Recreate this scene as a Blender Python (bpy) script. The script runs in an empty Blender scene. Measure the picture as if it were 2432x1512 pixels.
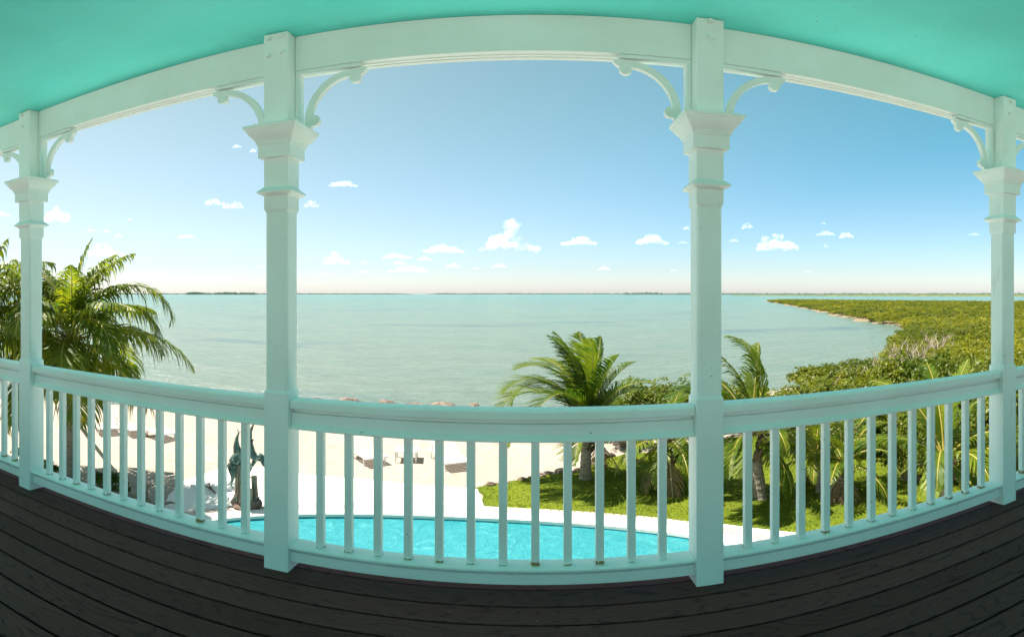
import bpy, bmesh, math, random
import numpy as np
from mathutils import Vector, Matrix, noise as mnoise

R = random.Random(7)
SC = bpy.context.scene
C = SC.collection
PI = math.pi

# ------------------------------------------------------------------ camera, sky, sun, exposure
EYE = 1.611                      # eye above the veranda deck (deck top is z = 0)
GZ = EYE - 6.0                   # garden level
SEA = EYE - 6.6                  # water level of the bay
cam_d = bpy.data.cameras.new('camera')
cam = bpy.data.objects.new('camera', cam_d)
C.objects.link(cam)
cam.location = (0, 0, EYE)
cam.rotation_euler = (PI / 2, 0, 0)
cam_d.type = 'PANO'
cam_d.panorama_type = 'EQUIRECTANGULAR'
F = 1301.0                       # stitched panorama: pixels per radian in a 2431 wide picture
X0, Y0 = 1268.6, 697.5
cam_d.longitude_min = (0 - X0) / F
cam_d.longitude_max = (2431 - X0) / F
cam_d.latitude_max = Y0 / F
cam_d.latitude_min = (Y0 - 1512) / F
cam_d.clip_start = 0.05
cam_d.clip_end = 40000
SC.camera = cam

SUN_EL, SUN_AZ = math.radians(62), math.radians(-80)      # azimuth from +Y towards +X
world = bpy.data.worlds.new('World')
SC.world = world
world.use_nodes = True
wn, wl = world.node_tree.nodes, world.node_tree.links
wn.clear()
sky = wn.new('ShaderNodeTexSky')
sky.sky_type = 'NISHITA'
sky.sun_disc = False
sky.sun_elevation = SUN_EL
sky.sun_rotation = SUN_AZ
sky.altitude = 0
sky.air_density = 1.0
sky.dust_density = 0.6
sky.ozone_density = 1.6
# humid sea air: paler round the sun's side, lavender white at the horizon, teal overhead
tc = wn.new('ShaderNodeTexCoord')
sep = wn.new('ShaderNodeSeparateXYZ')
wl.new(tc.outputs['Generated'], sep.inputs[0])
hz = wn.new('ShaderNodeValToRGB')
for k_, (p_, c_) in enumerate([(0.0, (1.12, 1.16, 1.42)), (0.045, (0.93, 1.01, 1.13)), (0.14, (0.92, 1.06, 1.04)), (0.32, (0.80, 1.22, 0.98)), (0.5, (0.64, 1.30, 0.97))]):
    e_ = hz.color_ramp.elements[k_] if k_ < 2 else hz.color_ramp.elements.new(p_)
    e_.position, e_.color = p_, (*c_, 1)
wl.new(sep.outputs[2], hz.inputs[0])
tint = wn.new('ShaderNodeMix')
tint.data_type = 'RGBA'
tint.blend_type = 'MULTIPLY'
tint.inputs[0].default_value = 1.0
wl.new(sky.outputs[0], tint.inputs[6])
wl.new(hz.outputs[0], tint.inputs[7])
dt = wn.new('ShaderNodeVectorMath')
dt.operation = 'DOT_PRODUCT'
wl.new(tc.outputs['Generated'], dt.inputs[0])
dt.inputs[1].default_value = (math.sin(SUN_AZ) * math.cos(SUN_EL), math.cos(SUN_AZ) * math.cos(SUN_EL), math.sin(SUN_EL))
sat = wn.new('ShaderNodeMapRange')
sat.inputs['From Min'].default_value = 0.0
sat.inputs['From Max'].default_value = 0.75
sat.inputs['To Min'].default_value = 1.12
sat.inputs['To Max'].default_value = 0.50
wl.new(dt.outputs['Value'], sat.inputs['Value'])
hsv = wn.new('ShaderNodeHueSaturation')
val = wn.new('ShaderNodeMapRange')
val.inputs['From Min'].default_value = 0.2
val.inputs['From Max'].default_value = 0.8
val.inputs['To Min'].default_value = 1.0
val.inputs['To Max'].default_value = 0.84
wl.new(dt.outputs['Value'], val.inputs['Value'])
wl.new(val.outputs[0], hsv.inputs['Value'])
wl.new(sat.outputs[0], hsv.inputs['Saturation'])
wl.new(tint.outputs[2], hsv.inputs['Color'])
bg = wn.new('ShaderNodeBackground')
bg.inputs['Strength'].default_value = 0.063
wl.new(hsv.outputs[0], bg.inputs['Color'])
wo = wn.new('ShaderNodeOutputWorld')
wl.new(bg.outputs[0], wo.inputs['Surface'])

sun_d = bpy.data.lights.new('sun', 'SUN')
sun_d.energy = 4.6
sun_d.angle = math.radians(0.5)
sun_d.color = (1.0, 0.95, 0.86)
sun = bpy.data.objects.new('sun', sun_d)
C.objects.link(sun)
sdir = Vector((math.sin(SUN_AZ) * math.cos(SUN_EL), math.cos(SUN_AZ) * math.cos(SUN_EL), math.sin(SUN_EL)))
sun.rotation_euler = sdir.to_track_quat('Z', 'Y').to_euler()
sun.location = (-20, 5, 40)

SC.view_settings.view_transform = 'Standard'
SC.view_settings.look = 'None'
SC.view_settings.exposure = 1.38
SC.view_settings.gamma = 1.0
SC.view_settings.use_curve_mapping = False
SC.cycles.max_bounces = 40
SC.cycles.diffuse_bounces = 6
SC.cycles.transparent_max_bounces = 12
SC.cycles.volume_bounces = 40
SC.cycles.caustics_reflective = False
SC.cycles.caustics_refractive = False
SC.cycles.sample_clamp_indirect = 6.0


# ------------------------------------------------------------------ helpers
def at(px, py, z):
    """World point at height z seen at the photograph's pixel (2431 wide)."""
    th = (px - X0) / F
    r = (EYE - z) / math.tan((py - Y0) / F)
    return Vector((r * math.sin(th), r * math.cos(th), z))


def polar(px, r, z):
    th = (px - X0) / F
    return Vector((r * math.sin(th), r * math.cos(th), z))


class MB:
    def __init__(s):
        s.v, s.f, s.m = [], [], []

    def add(s, vs, fs, mi=0):
        o = len(s.v)
        s.v.extend([tuple(p) for p in vs])
        s.f.extend([tuple(i + o for i in f) for f in fs])
        s.m.extend([mi] * len(fs))

    def box(s, x0, x1, y0, y1, z0, z1, mi=0):
        s.add([(x0, y0, z0), (x1, y0, z0), (x1, y1, z0), (x0, y1, z0), (x0, y0, z1), (x1, y0, z1), (x1, y1, z1), (x0, y1, z1)],
              [(0, 3, 2, 1), (4, 5, 6, 7), (0, 1, 5, 4), (1, 2, 6, 5), (2, 3, 7, 6), (3, 0, 4, 7)], mi)

    def loft(s, rings, caps=True, mi=0):
        n = len(rings[0])
        vs = [p for r in rings for p in r]
        fs = []
        for k in range(len(rings) - 1):
            for i in range(n):
                j = (i + 1) % n
                fs.append((k * n + i, k * n + j, (k + 1) * n + j, (k + 1) * n + i))
        if caps:
            fs.append(tuple(range(n - 1, -1, -1)))
            fs.append(tuple((len(rings) - 1) * n + i for i in range(n)))
        s.add(vs, fs, mi)

    def tube(s, pts, rad, n=8, mi=0, caps=True):
        pts = [Vector(p) for p in pts]
        rings = []
        up = Vector((0.31, 0.17, 0.94))
        for k, p in enumerate(pts):
            d = (pts[min(k + 1, len(pts) - 1)] - pts[max(k - 1, 0)]).normalized()
            a = d.cross(up)
            if a.length < 1e-3:
                a = d.cross(Vector((1, 0, 0)))
            a.normalize()
            b = d.cross(a)
            r = rad[k] if hasattr(rad, '__len__') else rad
            rings.append([p + (a * math.cos(2 * PI * i / n) - b * math.sin(2 * PI * i / n)) * r for i in range(n)])
        s.loft(rings, caps, mi)

    def prism(s, poly, axis, a0, a1, mi=0):
        """poly of (u, w): axis 'y' -> (u, a, w); axis 'x' -> (a, u, w); axis 'z' -> (u, w, a)."""
        def P(u, w, a):
            return {'y': (u, a, w), 'x': (a, u, w), 'z': (u, w, a)}[axis]
        n = len(poly)
        vs = [P(u, w, a0) for u, w in poly] + [P(u, w, a1) for u, w in poly]
        fs = [tuple(range(n)), tuple(range(2 * n - 1, n - 1, -1))]
        fs += [(i, i + n, (i + 1) % n + n, (i + 1) % n) for i in range(n)]
        s.add(vs, fs, mi)

    def mesh(s, name, mats, off=(0, 0, 0), smooth=False, fix=True):
        me = bpy.data.meshes.new(name)
        ox, oy, oz = off
        me.from_pydata([(x - ox, y - oy, z - oz) for x, y, z in s.v], [], s.f)
        for m in mats:
            me.materials.append(m)
        if len(mats) > 1:
            me.polygons.foreach_set('material_index', s.m)
        if fix:
            bm = bmesh.new()
            bm.from_mesh(me)
            bmesh.ops.recalc_face_normals(bm, faces=bm.faces)
            bm.to_mesh(me)
            bm.free()
        if smooth:
            me.polygons.foreach_set('use_smooth', [True] * len(me.polygons))
        me.update()
        return me


def link(name, me, parent=None, loc=(0, 0, 0), rotz=0.0):
    o = bpy.data.objects.new(name, me)
    C.objects.link(o)
    o.location = loc
    o.rotation_euler = (0, 0, rotz)
    if parent:
        o.parent = parent
    return o


def base_of(o):
    p = Vector((0, 0, 0))
    while o:
        p += o.location
        o = o.parent
    return p


def part(name, mb, mats, parent, smooth=False, bevel=0.0, fix=True):
    """World-space geometry linked as a part of its (unrotated) thing."""
    if not isinstance(mats, (list, tuple)):
        mats = [mats]
    o = link(name, mb.mesh(name, mats, base_of(parent), smooth, fix), parent)
    if bevel:
        bev(o, bevel)
    return o


def bev(o, w, seg=2):
    m = o.modifiers.new('bevel', 'BEVEL')
    m.width = w
    m.segments = seg
    m.limit_method = 'ANGLE'
    m.angle_limit = math.radians(35)
    m.harden_normals = False


def tag(o, label, cat, group=None, kind=None):
    o['label'] = label
    o['category'] = cat
    if group:
        o['group'] = group
    if kind:
        o['kind'] = kind
    return o


def thing(name, label, cat, loc, group=None, rotz=0.0):
    return tag(link(name, None, None, loc, rotz), label, cat, group)


def structure(o):
    o['kind'] = 'structure'
    return o


def solid(name, mb, mats, loc, smooth=False, bevel=0.0, fix=True):
    if not isinstance(mats, (list, tuple)):
        mats = [mats]
    o = link(name, mb.mesh(name, mats, loc, smooth, fix), None, loc)
    if bevel:
        bev(o, bevel)
    return o


def copy_tree(o, parent=None):
    c = o.copy()
    C.objects.link(c)
    if parent:
        c.parent = parent
    for ch in list(o.children):
        copy_tree(ch, c)
    return c


# ------------------------------------------------------------------ materials
def mat(name, col=(0.8, 0.8, 0.8), rough=0.5, spec=0.5):
    m = bpy.data.materials.new(name)
    m.use_nodes = True
    b = m.node_tree.nodes['Principled BSDF']
    b.inputs['Base Color'].default_value = (*col, 1)
    b.inputs['Roughness'].default_value = rough
    b.inputs['Specular IOR Level'].default_value = spec
    return m, m.node_tree.nodes, m.node_tree.links, b


def N(nodes, t, **kw):
    n = nodes.new(t)
    for k, v in kw.items():
        if k in n.inputs:
            n.inputs[k].default_value = v
        else:
            setattr(n, k, v)
    return n


def noise_tex(n, l, scale, detail=4.0, rough=0.55, vec=None, dist=0.0):
    t = N(n, 'ShaderNodeTexNoise')
    t.inputs['Scale'].default_value = scale
    t.inputs['Detail'].default_value = detail
    t.inputs['Roughness'].default_value = rough
    t.inputs['Distortion'].default_value = dist
    if vec:
        l.new(vec, t.inputs['Vector'])
    return t


def ramp(n, l, fac, stops):
    r = N(n, 'ShaderNodeValToRGB')
    e = r.color_ramp.elements
    while len(e) < len(stops):
        e.new(0.5)
    for el, (p, c) in zip(e, stops):
        el.position = p
        el.color = (*c, 1) if len(c) == 3 else c
    l.new(fac, r.inputs[0])
    return r


def mix(n, l, fac, a, b, mode='MIX'):
    m = N(n, 'ShaderNodeMix', data_type='RGBA', blend_type=mode)
    for sock, v in ((0, fac), (6, a), (7, b)):
        if isinstance(v, (int, float)):
            m.inputs[sock].default_value = v
        elif isinstance(v, tuple):
            m.inputs[sock].default_value = (*v, 1)
        else:
            l.new(v, m.inputs[sock])
    return m.outputs[2]


def bump(n, l, b, h, strength, dist=0.01):
    bp = N(n, 'ShaderNodeBump')
    bp.inputs['Strength'].default_value = strength
    bp.inputs['Distance'].default_value = dist
    l.new(h, bp.inputs['Height'])
    l.new(bp.outputs[0], b.inputs['Normal'])
    return bp


def geo_pos(n):
    return N(n, 'ShaderNodeNewGeometry').outputs['Position']


def obj_co(n):
    return N(n, 'ShaderNodeTexCoord').outputs['Object']


def math_n(n, l, op, a, b=None):
    m = N(n, 'ShaderNodeMath', operation=op)
    for i, v in enumerate((a, b)):
        if v is None:
            continue
        if isinstance(v, (int, float)):
            m.inputs[i].default_value = v
        else:
            l.new(v, m.inputs[i])
    return m.outputs[0]


def paint(name, col, rough=0.45, rust=False, relief=0.2):
    m, n, l, b = mat(name, col, rough, 0.4)
    p = geo_pos(n)
    t = noise_tex(n, l, 2.2, 6, 0.6, p)
    c = mix(n, l, ramp(n, l, t.outputs[0], [(0.42, (0, 0, 0)), (0.75, (0.6, 0.6, 0.6))]).outputs[0], col, tuple(k * q for k, q in zip(col, (0.86, 0.85, 0.81))))
    sp = noise_tex(n, l, 42, 3, 0.5, p)
    c = mix(n, l, ramp(n, l, sp.outputs[0], [(0.735, (0, 0, 0)), (0.77, (1, 1, 1))]).outputs[0], c, (0.28, 0.25, 0.2))
    if rust:
        co = N(n, 'ShaderNodeTexCoord')
        sx = N(n, 'ShaderNodeSeparateXYZ')
        l.new(co.outputs['Object'], sx.inputs[0])
        rnd = N(n, 'ShaderNodeObjectInfo').outputs['Random']
        r4 = noise_tex(n, l, 60, 2, 0.5, p)
        lim = math_n(n, l, 'MULTIPLY', math_n(n, l, 'POWER', rnd, 3.0), 0.022)
        z = math_n(n, l, 'ADD', sx.outputs[2], math_n(n, l, 'MULTIPLY', math_n(n, l, 'SUBTRACT', r4.outputs[0], 0.5), 0.05))
        k = math_n(n, l, 'LESS_THAN', z, lim)
        c = mix(n, l, k, c, (0.34, 0.19, 0.06))
    l.new(c, b.inputs['Base Color'])
    h = noise_tex(n, l, 9, 8, 0.65, p) if relief < 0.25 else noise_tex(n, l, 3.5, 9, 0.7, p)
    bump(n, l, b, h.outputs[0], relief, 0.012)
    return m


WHITE = (0.83, 0.89, 0.86)
M_PAINT = paint('white_paint', WHITE)
M_BAL = paint('baluster_paint', WHITE, rust=True)
M_CEIL = paint('turquoise_paint', (0.15, 0.88, 0.79), 0.42, relief=0.6)
M_STAIN = paint('stained_paint', WHITE)
n, l = M_STAIN.node_tree.nodes, M_STAIN.node_tree.links
b = n['Principled BSDF']
src = b.inputs['Base Color'].links[0].from_socket
mp = N(n, 'ShaderNodeMapping')
mp.inputs['Scale'].default_value = (9, 9, 1.3)
l.new(geo_pos(n), mp.inputs[0])
t1 = noise_tex(n, l, 1.0, 6, 0.65, mp.outputs[0])
l.new(mix(n, l, ramp(n, l, t1.outputs[0], [(0.57, (0, 0, 0)), (0.72, (0.55, 0.55, 0.55))]).outputs[0], src, (0.52, 0.44, 0.28)), b.inputs['Base Color'])
M_STEEL, _, _, _ = mat('painted_bolt', (0.55, 0.58, 0.52), 0.4)
M_GAP, _, _, _ = mat('dark_gap', (0.02, 0.02, 0.02), 0.8)

# composite deck board: dark, embossed cathedral grain
M_DECK, n, l, b = mat('composite_board', (0.02, 0.021, 0.023), 0.62, 0.12)
oc = obj_co(n)
oi = N(n, 'ShaderNodeObjectInfo')
off = N(n, 'ShaderNodeVectorMath', operation='SCALE')
comb = N(n, 'ShaderNodeCombineXYZ')
l.new(oi.outputs['Random'], comb.inputs[0])
l.new(oi.outputs['Random'], comb.inputs[1])
l.new(comb.outputs[0], off.inputs[0])
off.inputs['Scale'].default_value = 37.0
ad = N(n, 'ShaderNodeVectorMath', operation='ADD')
l.new(oc, ad.inputs[0])
l.new(off.outputs[0], ad.inputs[1])
mp = N(n, 'ShaderNodeMapping')
mp.inputs['Scale'].default_value = (1.1, 7.0, 1.0)
l.new(ad.outputs[0], mp.inputs[0])
fld = noise_tex(n, l, 1.1, 1.0, 0.4, mp.outputs[0])
rings = math_n(n, l, 'FRACT', math_n(n, l, 'MULTIPLY', fld.outputs[0], 15.0))
tri = math_n(n, l, 'ABSOLUTE', math_n(n, l, 'SUBTRACT', rings, 0.5))
mp2 = N(n, 'ShaderNodeMapping')
mp2.inputs['Scale'].default_value = (5, 120, 1)
l.new(ad.outputs[0], mp2.inputs[0])
fib = noise_tex(n, l, 1.0, 4, 0.6, mp2.outputs[0])
grain = math_n(n, l, 'ADD', math_n(n, l, 'MULTIPLY', ramp(n, l, tri, [(0.02, (0, 0, 0)), (0.16, (1, 1, 1))]).outputs[0], 0.6), math_n(n, l, 'MULTIPLY', fib.outputs[0], 0.6))
dc = ramp(n, l, grain, [(0.2, (0.050, 0.0175, 0.0155)), (0.95, (0.108, 0.038, 0.034))])
tn = ramp(n, l, oi.outputs['Random'], [(0.0, (0.80, 0.78, 0.76)), (1.0, (1.2, 1.22, 1.26))])
sp = noise_tex(n, l, 55, 2, 0.5, geo_pos(n))
dcm = mix(n, l, 1.0, dc.outputs[0], tn.outputs[0], 'MULTIPLY')
dcm = mix(n, l, ramp(n, l, sp.outputs[0], [(0.745, (0, 0, 0)), (0.77, (1, 1, 1))]).outputs[0], dcm, (0.25, 0.25, 0.24))
l.new(dcm, b.inputs['Base Color'])
bump(n, l, b, grain, 0.4, 0.003)

# beach sand / mangrove soil
M_SAND, n, l, b = mat('beach_sand', (0.6, 0.5, 0.4), 0.9, 0.2)
p = geo_pos(n)
a1 = noise_tex(n, l, 0.35, 5, 0.6, p)
a2 = noise_tex(n, l, 3.5, 6, 0.65, p)
a3 = noise_tex(n, l, 40, 3, 0.6, p)
sc = ramp(n, l, a1.outputs[0], [(0.3, (0.36, 0.30, 0.245)), (0.7, (0.41, 0.35, 0.29))])
sc2 = mix(n, l, ramp(n, l, a2.outputs[0], [(0.56, (0, 0, 0)), (0.72, (1, 1, 1))]).outputs[0], sc.outputs[0], (0.30, 0.24, 0.18))
a4 = noise_tex(n, l, 6.5, 5, 0.7, p, 0.8)                      # scuffs, footprints, bits of dry seaweed
sc2 = mix(n, l, ramp(n, l, a4.outputs[0], [(0.60, (0, 0, 0)), (0.70, (0.8, 0.8, 0.8))]).outputs[0], sc2, (0.19, 0.14, 0.095))
at_ = N(n, 'ShaderNodeAttribute', attribute_name='soil')
soil = ramp(n, l, a2.outputs[0], [(0.35, (0.12, 0.095, 0.05)), (0.7, (0.36, 0.27, 0.18))])
sc3 = mix(n, l, at_.outputs['Fac'], sc2, soil.outputs[0])
l.new(sc3, b.inputs['Base Color'])
hh = math_n(n, l, 'ADD', math_n(n, l, 'MULTIPLY', a2.outputs[0], 1.0), math_n(n, l, 'MULTIPLY', a3.outputs[0], 0.25))
bump(n, l, b, hh, 0.8, 0.10)

M_PATIO, n, l, b = mat('white_concrete', (0.76, 0.72, 0.66), 0.85, 0.2)
p = geo_pos(n)
t1 = noise_tex(n, l, 0.8, 6, 0.65, p)
t2 = noise_tex(n, l, 18, 4, 0.6, p)
pc = ramp(n, l, t1.outputs[0], [(0.35, (0.70, 0.655, 0.59)), (0.62, (0.78, 0.745, 0.69))])
l.new(mix(n, l, ramp(n, l, t2.outputs[0], [(0.68, (0, 0, 0)), (0.75, (0.6, 0.6, 0.6))]).outputs[0], pc.outputs[0], (0.5, 0.45, 0.38)), b.inputs['Base Color'])
bump(n, l, b, t2.outputs[0], 0.2, 0.01)

M_BOUNCE, n, l, b = mat('bounce_ground', (0.40, 0.41, 0.39), 0.9, 0.2)  # grey surface of the added, unseen light-bouncing slab
t1 = noise_tex(n, l, 30, 4, 0.6, geo_pos(n))
bump(n, l, b, t1.outputs[0], 0.5, 0.02)

M_COPE = paint('coping_stone', (0.74, 0.69, 0.62), 0.7, relief=0.4)
M_BRICK, n, l, b = mat('coping_brick', (0.52, 0.40, 0.34), 0.85)
t1 = noise_tex(n, l, 3.0, 3, 0.6, geo_pos(n))
l.new(ramp(n, l, t1.outputs[0], [(0.3, (0.56, 0.47, 0.41)), (0.7, (0.44, 0.33, 0.28))]).outputs[0], b.inputs['Base Color'])

# lawn
M_LAWN, n, l, b = mat('lawn_turf', (0.12, 0.17, 0.02), 0.9, 0.1)
p = geo_pos(n)
t1 = noise_tex(n, l, 0.55, 4, 0.6, p)
t2 = noise_tex(n, l, 7, 5, 0.7, p)
lc = ramp(n, l, t1.outputs[0], [(0.3, (0.088, 0.125, 0.010)), (0.7, (0.16, 0.185, 0.013))])
l.new(mix(n, l, ramp(n, l, t2.outputs[0], [(0.45, (0, 0, 0)), (0.7, (1, 1, 1))]).outputs[0], mix(n, l, ramp(n, l, noise_tex(n, l, 0.9, 5, 0.7, p).outputs[0], [(0.58, (0, 0, 0)), (0.72, (0.8, 0.8, 0.8))]).outputs[0], lc.outputs[0], (0.20, 0.165, 0.03)), (0.05, 0.08, 0.008)), b.inputs['Base Color'])
bump(n, l, b, t2.outputs[0], 0.8, 0.05)


def leafy(name, c0, c1, trans=0.45, scale=1.6, dry=None, rough=0.45):
    m = bpy.data.materials.new(name)
    m.use_nodes = True
    n, l = m.node_tree.nodes, m.node_tree.links
    b = n['Principled BSDF']
    b.inputs['Roughness'].default_value = rough
    b.inputs['Specular IOR Level'].default_value = 0.35
    p = geo_pos(n)
    t = noise_tex(n, l, scale, 3, 0.6, p)
    c = ramp(n, l, t.outputs[0], [(0.32, c0), (0.68, c1)]).outputs[0]
    ri = N(n, 'ShaderNodeObjectInfo').outputs['Random']
    c = mix(n, l, 1.0, c, ramp(n, l, ri, [(0, (0.55, 0.68, 0.6)), (1, (1.3, 1.2, 1.2))]).outputs[0], 'MULTIPLY')
    if dry:
        t2 = noise_tex(n, l, scale * 2.6, 3, 0.6, p)
        c = mix(n, l, ramp(n, l, t2.outputs[0], [(0.60, (0, 0, 0)), (0.72, (1, 1, 1))]).outputs[0], c, dry)
    l.new(c, b.inputs['Base Color'])
    tr = N(n, 'ShaderNodeBsdfTranslucent')
    c2 = mix(n, l, 1.0, c, (1.5, 1.5, 0.7), 'MULTIPLY')
    l.new(c2, tr.inputs['Color'])
    ms = N(n, 'ShaderNodeMixShader')
    ms.inputs[0].default_value = trans
    l.new(b.outputs[0], ms.inputs[1])
    l.new(tr.outputs[0], ms.inputs[2])
    l.new(ms.outputs[0], n['Material Output'].inputs['Surface'])
    return m


M_GRASS = leafy('grass_blades', (0.11, 0.165, 0.011), (0.22, 0.25, 0.015), 0.3, 0.8)
M_FROND = leafy('palm_leaflet', (0.075, 0.125, 0.010), (0.21, 0.25, 0.015), 0.48, 1.3, (0.46, 0.36, 0.03))
M_FROND_G = leafy('palm_leaflet_green', (0.06, 0.115, 0.009), (0.18, 0.225, 0.014), 0.45, 1.3)
M_FROND_DEAD = leafy('dry_frond', (0.16, 0.10, 0.05), (0.30, 0.21, 0.11), 0.2, 2.0)
M_RACHIS, _, _, _ = mat('frond_stem', (0.34, 0.27, 0.05), 0.5)
M_BUSH = leafy('seagrape_leaf', (0.07, 0.115, 0.010), (0.20, 0.215, 0.018), 0.4, 1.2)
M_MANG = leafy('mangrove_leaf', (0.095, 0.125, 0.010), (0.245, 0.24, 0.016), 0.4, 0.05)
M_SHRUB = leafy('glossy_leaf', (0.035, 0.075, 0.010), (0.10, 0.14, 0.015), 0.3, 3.0)
M_TWIG, n, l, b = mat('grey_twig', (0.36, 0.285, 0.215), 0.9)
M_BARK, n, l, b = mat('palm_bark', (0.3, 0.25, 0.2), 0.9)
p = geo_pos(n)
mp = N(n, 'ShaderNodeMapping')
mp.inputs['Scale'].default_value = (2, 2, 14)
l.new(p, mp.inputs[0])
t1 = noise_tex(n, l, 1.5, 5, 0.65, mp.outputs[0])
l.new(ramp(n, l, t1.outputs[0], [(0.3, (0.13, 0.10, 0.075)), (0.7, (0.38, 0.33, 0.27))]).outputs[0], b.inputs['Base Color'])
bump(n, l, b, t1.outputs[0], 0.8, 0.03)
M_HUSK = leafy('palm_fibre', (0.06, 0.04, 0.025), (0.20, 0.13, 0.07), 0.1, 6)
M_NUT, _, _, _ = mat('coconut_shell', (0.45, 0.17, 0.03), 0.5)

M_ROCK, n, l, b = mat('shore_rock', (0.4, 0.33, 0.28), 0.95, 0.2)
p = geo_pos(n)
t1 = noise_tex(n, l, 2.6, 7, 0.7, p)
l.new(ramp(n, l, t1.outputs[0], [(0.34, (0.05, 0.035, 0.027)), (0.5, (0.20, 0.145, 0.11)), (0.68, (0.38, 0.30, 0.235))]).outputs[0], b.inputs['Base Color'])
bump(n, l, b, t1.outputs[0], 1.0, 0.12)

# bay water: pale, shallow over sand, wind ripples
M_SEA, n, l, b = mat('bay_water', (0.3, 0.4, 0.36), 0.2, 0.16)
p = geo_pos(n)
ln = N(n, 'ShaderNodeVectorMath', operation='LENGTH')
l.new(p, ln.inputs[0])
dist = math_n(n, l, 'DIVIDE', ln.outputs['Value'], 4000.0)
depth = ramp(n, l, dist, [(0.006, (0.105, 0.148, 0.118)), (0.012, (0.115, 0.165, 0.128)), (0.05, (0.105, 0.18, 0.138)), (0.14, (0.07, 0.19, 0.152)), (0.7, (0.06, 0.19, 0.162))])
mpS = N(n, 'ShaderNodeMapping')
mpS.inputs['Scale'].default_value = (0.35, 1.0, 1.0)
l.new(p, mpS.inputs[0])
patch = noise_tex(n, l, 0.06, 5, 0.62, mpS.outputs[0])
dc = mix(n, l, ramp(n, l, patch.outputs[0], [(0.545, (0, 0, 0)), (0.66, (0.85, 0.85, 0.85))]).outputs[0], depth.outputs[0], (0.045, 0.095, 0.115))
pat2 = noise_tex(n, l, 0.22, 7, 0.68, mpS.outputs[0])
dc = mix(n, l, ramp(n, l, pat2.outputs[0], [(0.38, (0, 0, 0)), (0.70, (0.8, 0.8, 0.8))]).outputs[0], dc, (0.155, 0.185, 0.14))  # pale mottled shallows, with light on wave slopes put into the colour
l.new(dc, b.inputs['Base Color'])
w1 = noise_tex(n, l, 0.8, 6, 0.62, mpS.outputs[0], 0.4)
w2 = noise_tex(n, l, 0.16, 3, 0.5, mpS.outputs[0])
bump(n, l, b, math_n(n, l, 'ADD', w1.outputs[0], math_n(n, l, 'MULTIPLY', w2.outputs[0], 1.2)), 1.0, 0.75)

M_POOLW, n, l, b = mat('pool_water', (0.03, 0.52, 0.60), 0.06, 0.5)
p = geo_pos(n)
w1 = noise_tex(n, l, 2.6, 4, 0.6, p, 1.2)
w2 = noise_tex(n, l, 9.0, 3, 0.6, p, 0.6)
l.new(ramp(n, l, w1.outputs[0], [(0.30, (0.024, 0.205, 0.235)), (0.58, (0.036, 0.245, 0.27)), (0.74, (0.085, 0.32, 0.335))]).outputs[0], b.inputs['Base Color'])  # ripple light put into the colour: paler streaks along the wave crests
bump(n, l, b, math_n(n, l, 'ADD', w1.outputs[0], math_n(n, l, 'MULTIPLY', w2.outputs[0], 0.35)), 0.4, 0.2)
M_TILE, _, _, _ = mat('pool_lining', (0.12, 0.55, 0.62), 0.5)

M_BRONZE, n, l, b = mat('green_bronze', (0.1, 0.2, 0.15), 0.4)
b.inputs['Metallic'].default_value = 0.15
t1 = noise_tex(n, l, 5, 5, 0.65, geo_pos(n))
l.new(ramp(n, l, t1.outputs[0], [(0.33, (0.02, 0.04, 0.033)), (0.52, (0.08, 0.135, 0.105)), (0.70, (0.34, 0.40, 0.33))]).outputs[0], b.inputs['Base Color'])
M_PILE, n, l, b = mat('weathered_piling', (0.2, 0.16, 0.11), 0.85)
mp = N(n, 'ShaderNodeMapping')
mp.inputs['Scale'].default_value = (30, 30, 2)
l.new(geo_pos(n), mp.inputs[0])
t1 = noise_tex(n, l, 1, 4, 0.6, mp.outputs[0])
l.new(ramp(n, l, t1.outputs[0], [(0.35, (0.06, 0.045, 0.03)), (0.65, (0.34, 0.28, 0.20))]).outputs[0], b.inputs['Base Color'])
M_LOUNGE, _, _, _ = mat('white_resin', (0.78, 0.75, 0.70), 0.45)
M_SLING, _, _, _ = mat('beige_sling', (0.62, 0.52, 0.42), 0.8)
M_POLE, _, _, _ = mat('dry_pole', (0.46, 0.38, 0.28), 0.8)
M_FARLAND, n, l, b = mat('far_mangrove', (0.05, 0.08, 0.05), 1.0, 0.0)
t1 = noise_tex(n, l, 0.03, 5, 0.7, geo_pos(n))
l.new(ramp(n, l, t1.outputs[0], [(0.35, (0.045, 0.085, 0.07)), (0.7, (0.10, 0.13, 0.09))]).outputs[0], b.inputs['Base Color'])
M_FARLAND2, n, l, b = mat('marsh_scrub', (0.1, 0.12, 0.05), 1.0, 0.0)
t1 = noise_tex(n, l, 0.03, 5, 0.7, geo_pos(n))
l.new(ramp(n, l, t1.outputs[0], [(0.35, (0.08, 0.11, 0.045)), (0.7, (0.20, 0.20, 0.085))]).outputs[0], b.inputs['Base Color'])
M_SAIL, _, _, _ = mat('sailcloth', (0.85, 0.85, 0.82), 0.8)

# clouds: bodies of droplets, homogeneous scattering inside a lumpy closed shape
def cloud_mat(name, dens, scale):
    m = bpy.data.materials.new(name)
    m.use_nodes = True
    n, l = m.node_tree.nodes, m.node_tree.links
    n.clear()
    v = n.new('ShaderNodeVolumeScatter')
    v.inputs['Color'].default_value = (1.0, 0.995, 0.985, 1)
    v.inputs['Density'].default_value = dens
    v.inputs['Anisotropy'].default_value = 0.2
    t = noise_tex(n, l, scale, 4, 0.6, geo_pos(n))
    r_ = ramp(n, l, t.outputs[0], [(0.40, (0, 0, 0)), (0.66, (1, 1, 1))])
    l.new(math_n(n, l, 'MULTIPLY', r_.outputs[0], dens * 0.95), v.inputs['Density'])
    o = n.new('ShaderNodeOutputMaterial')
    l.new(v.outputs[0], o.inputs['Volume'])
    return m


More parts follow.
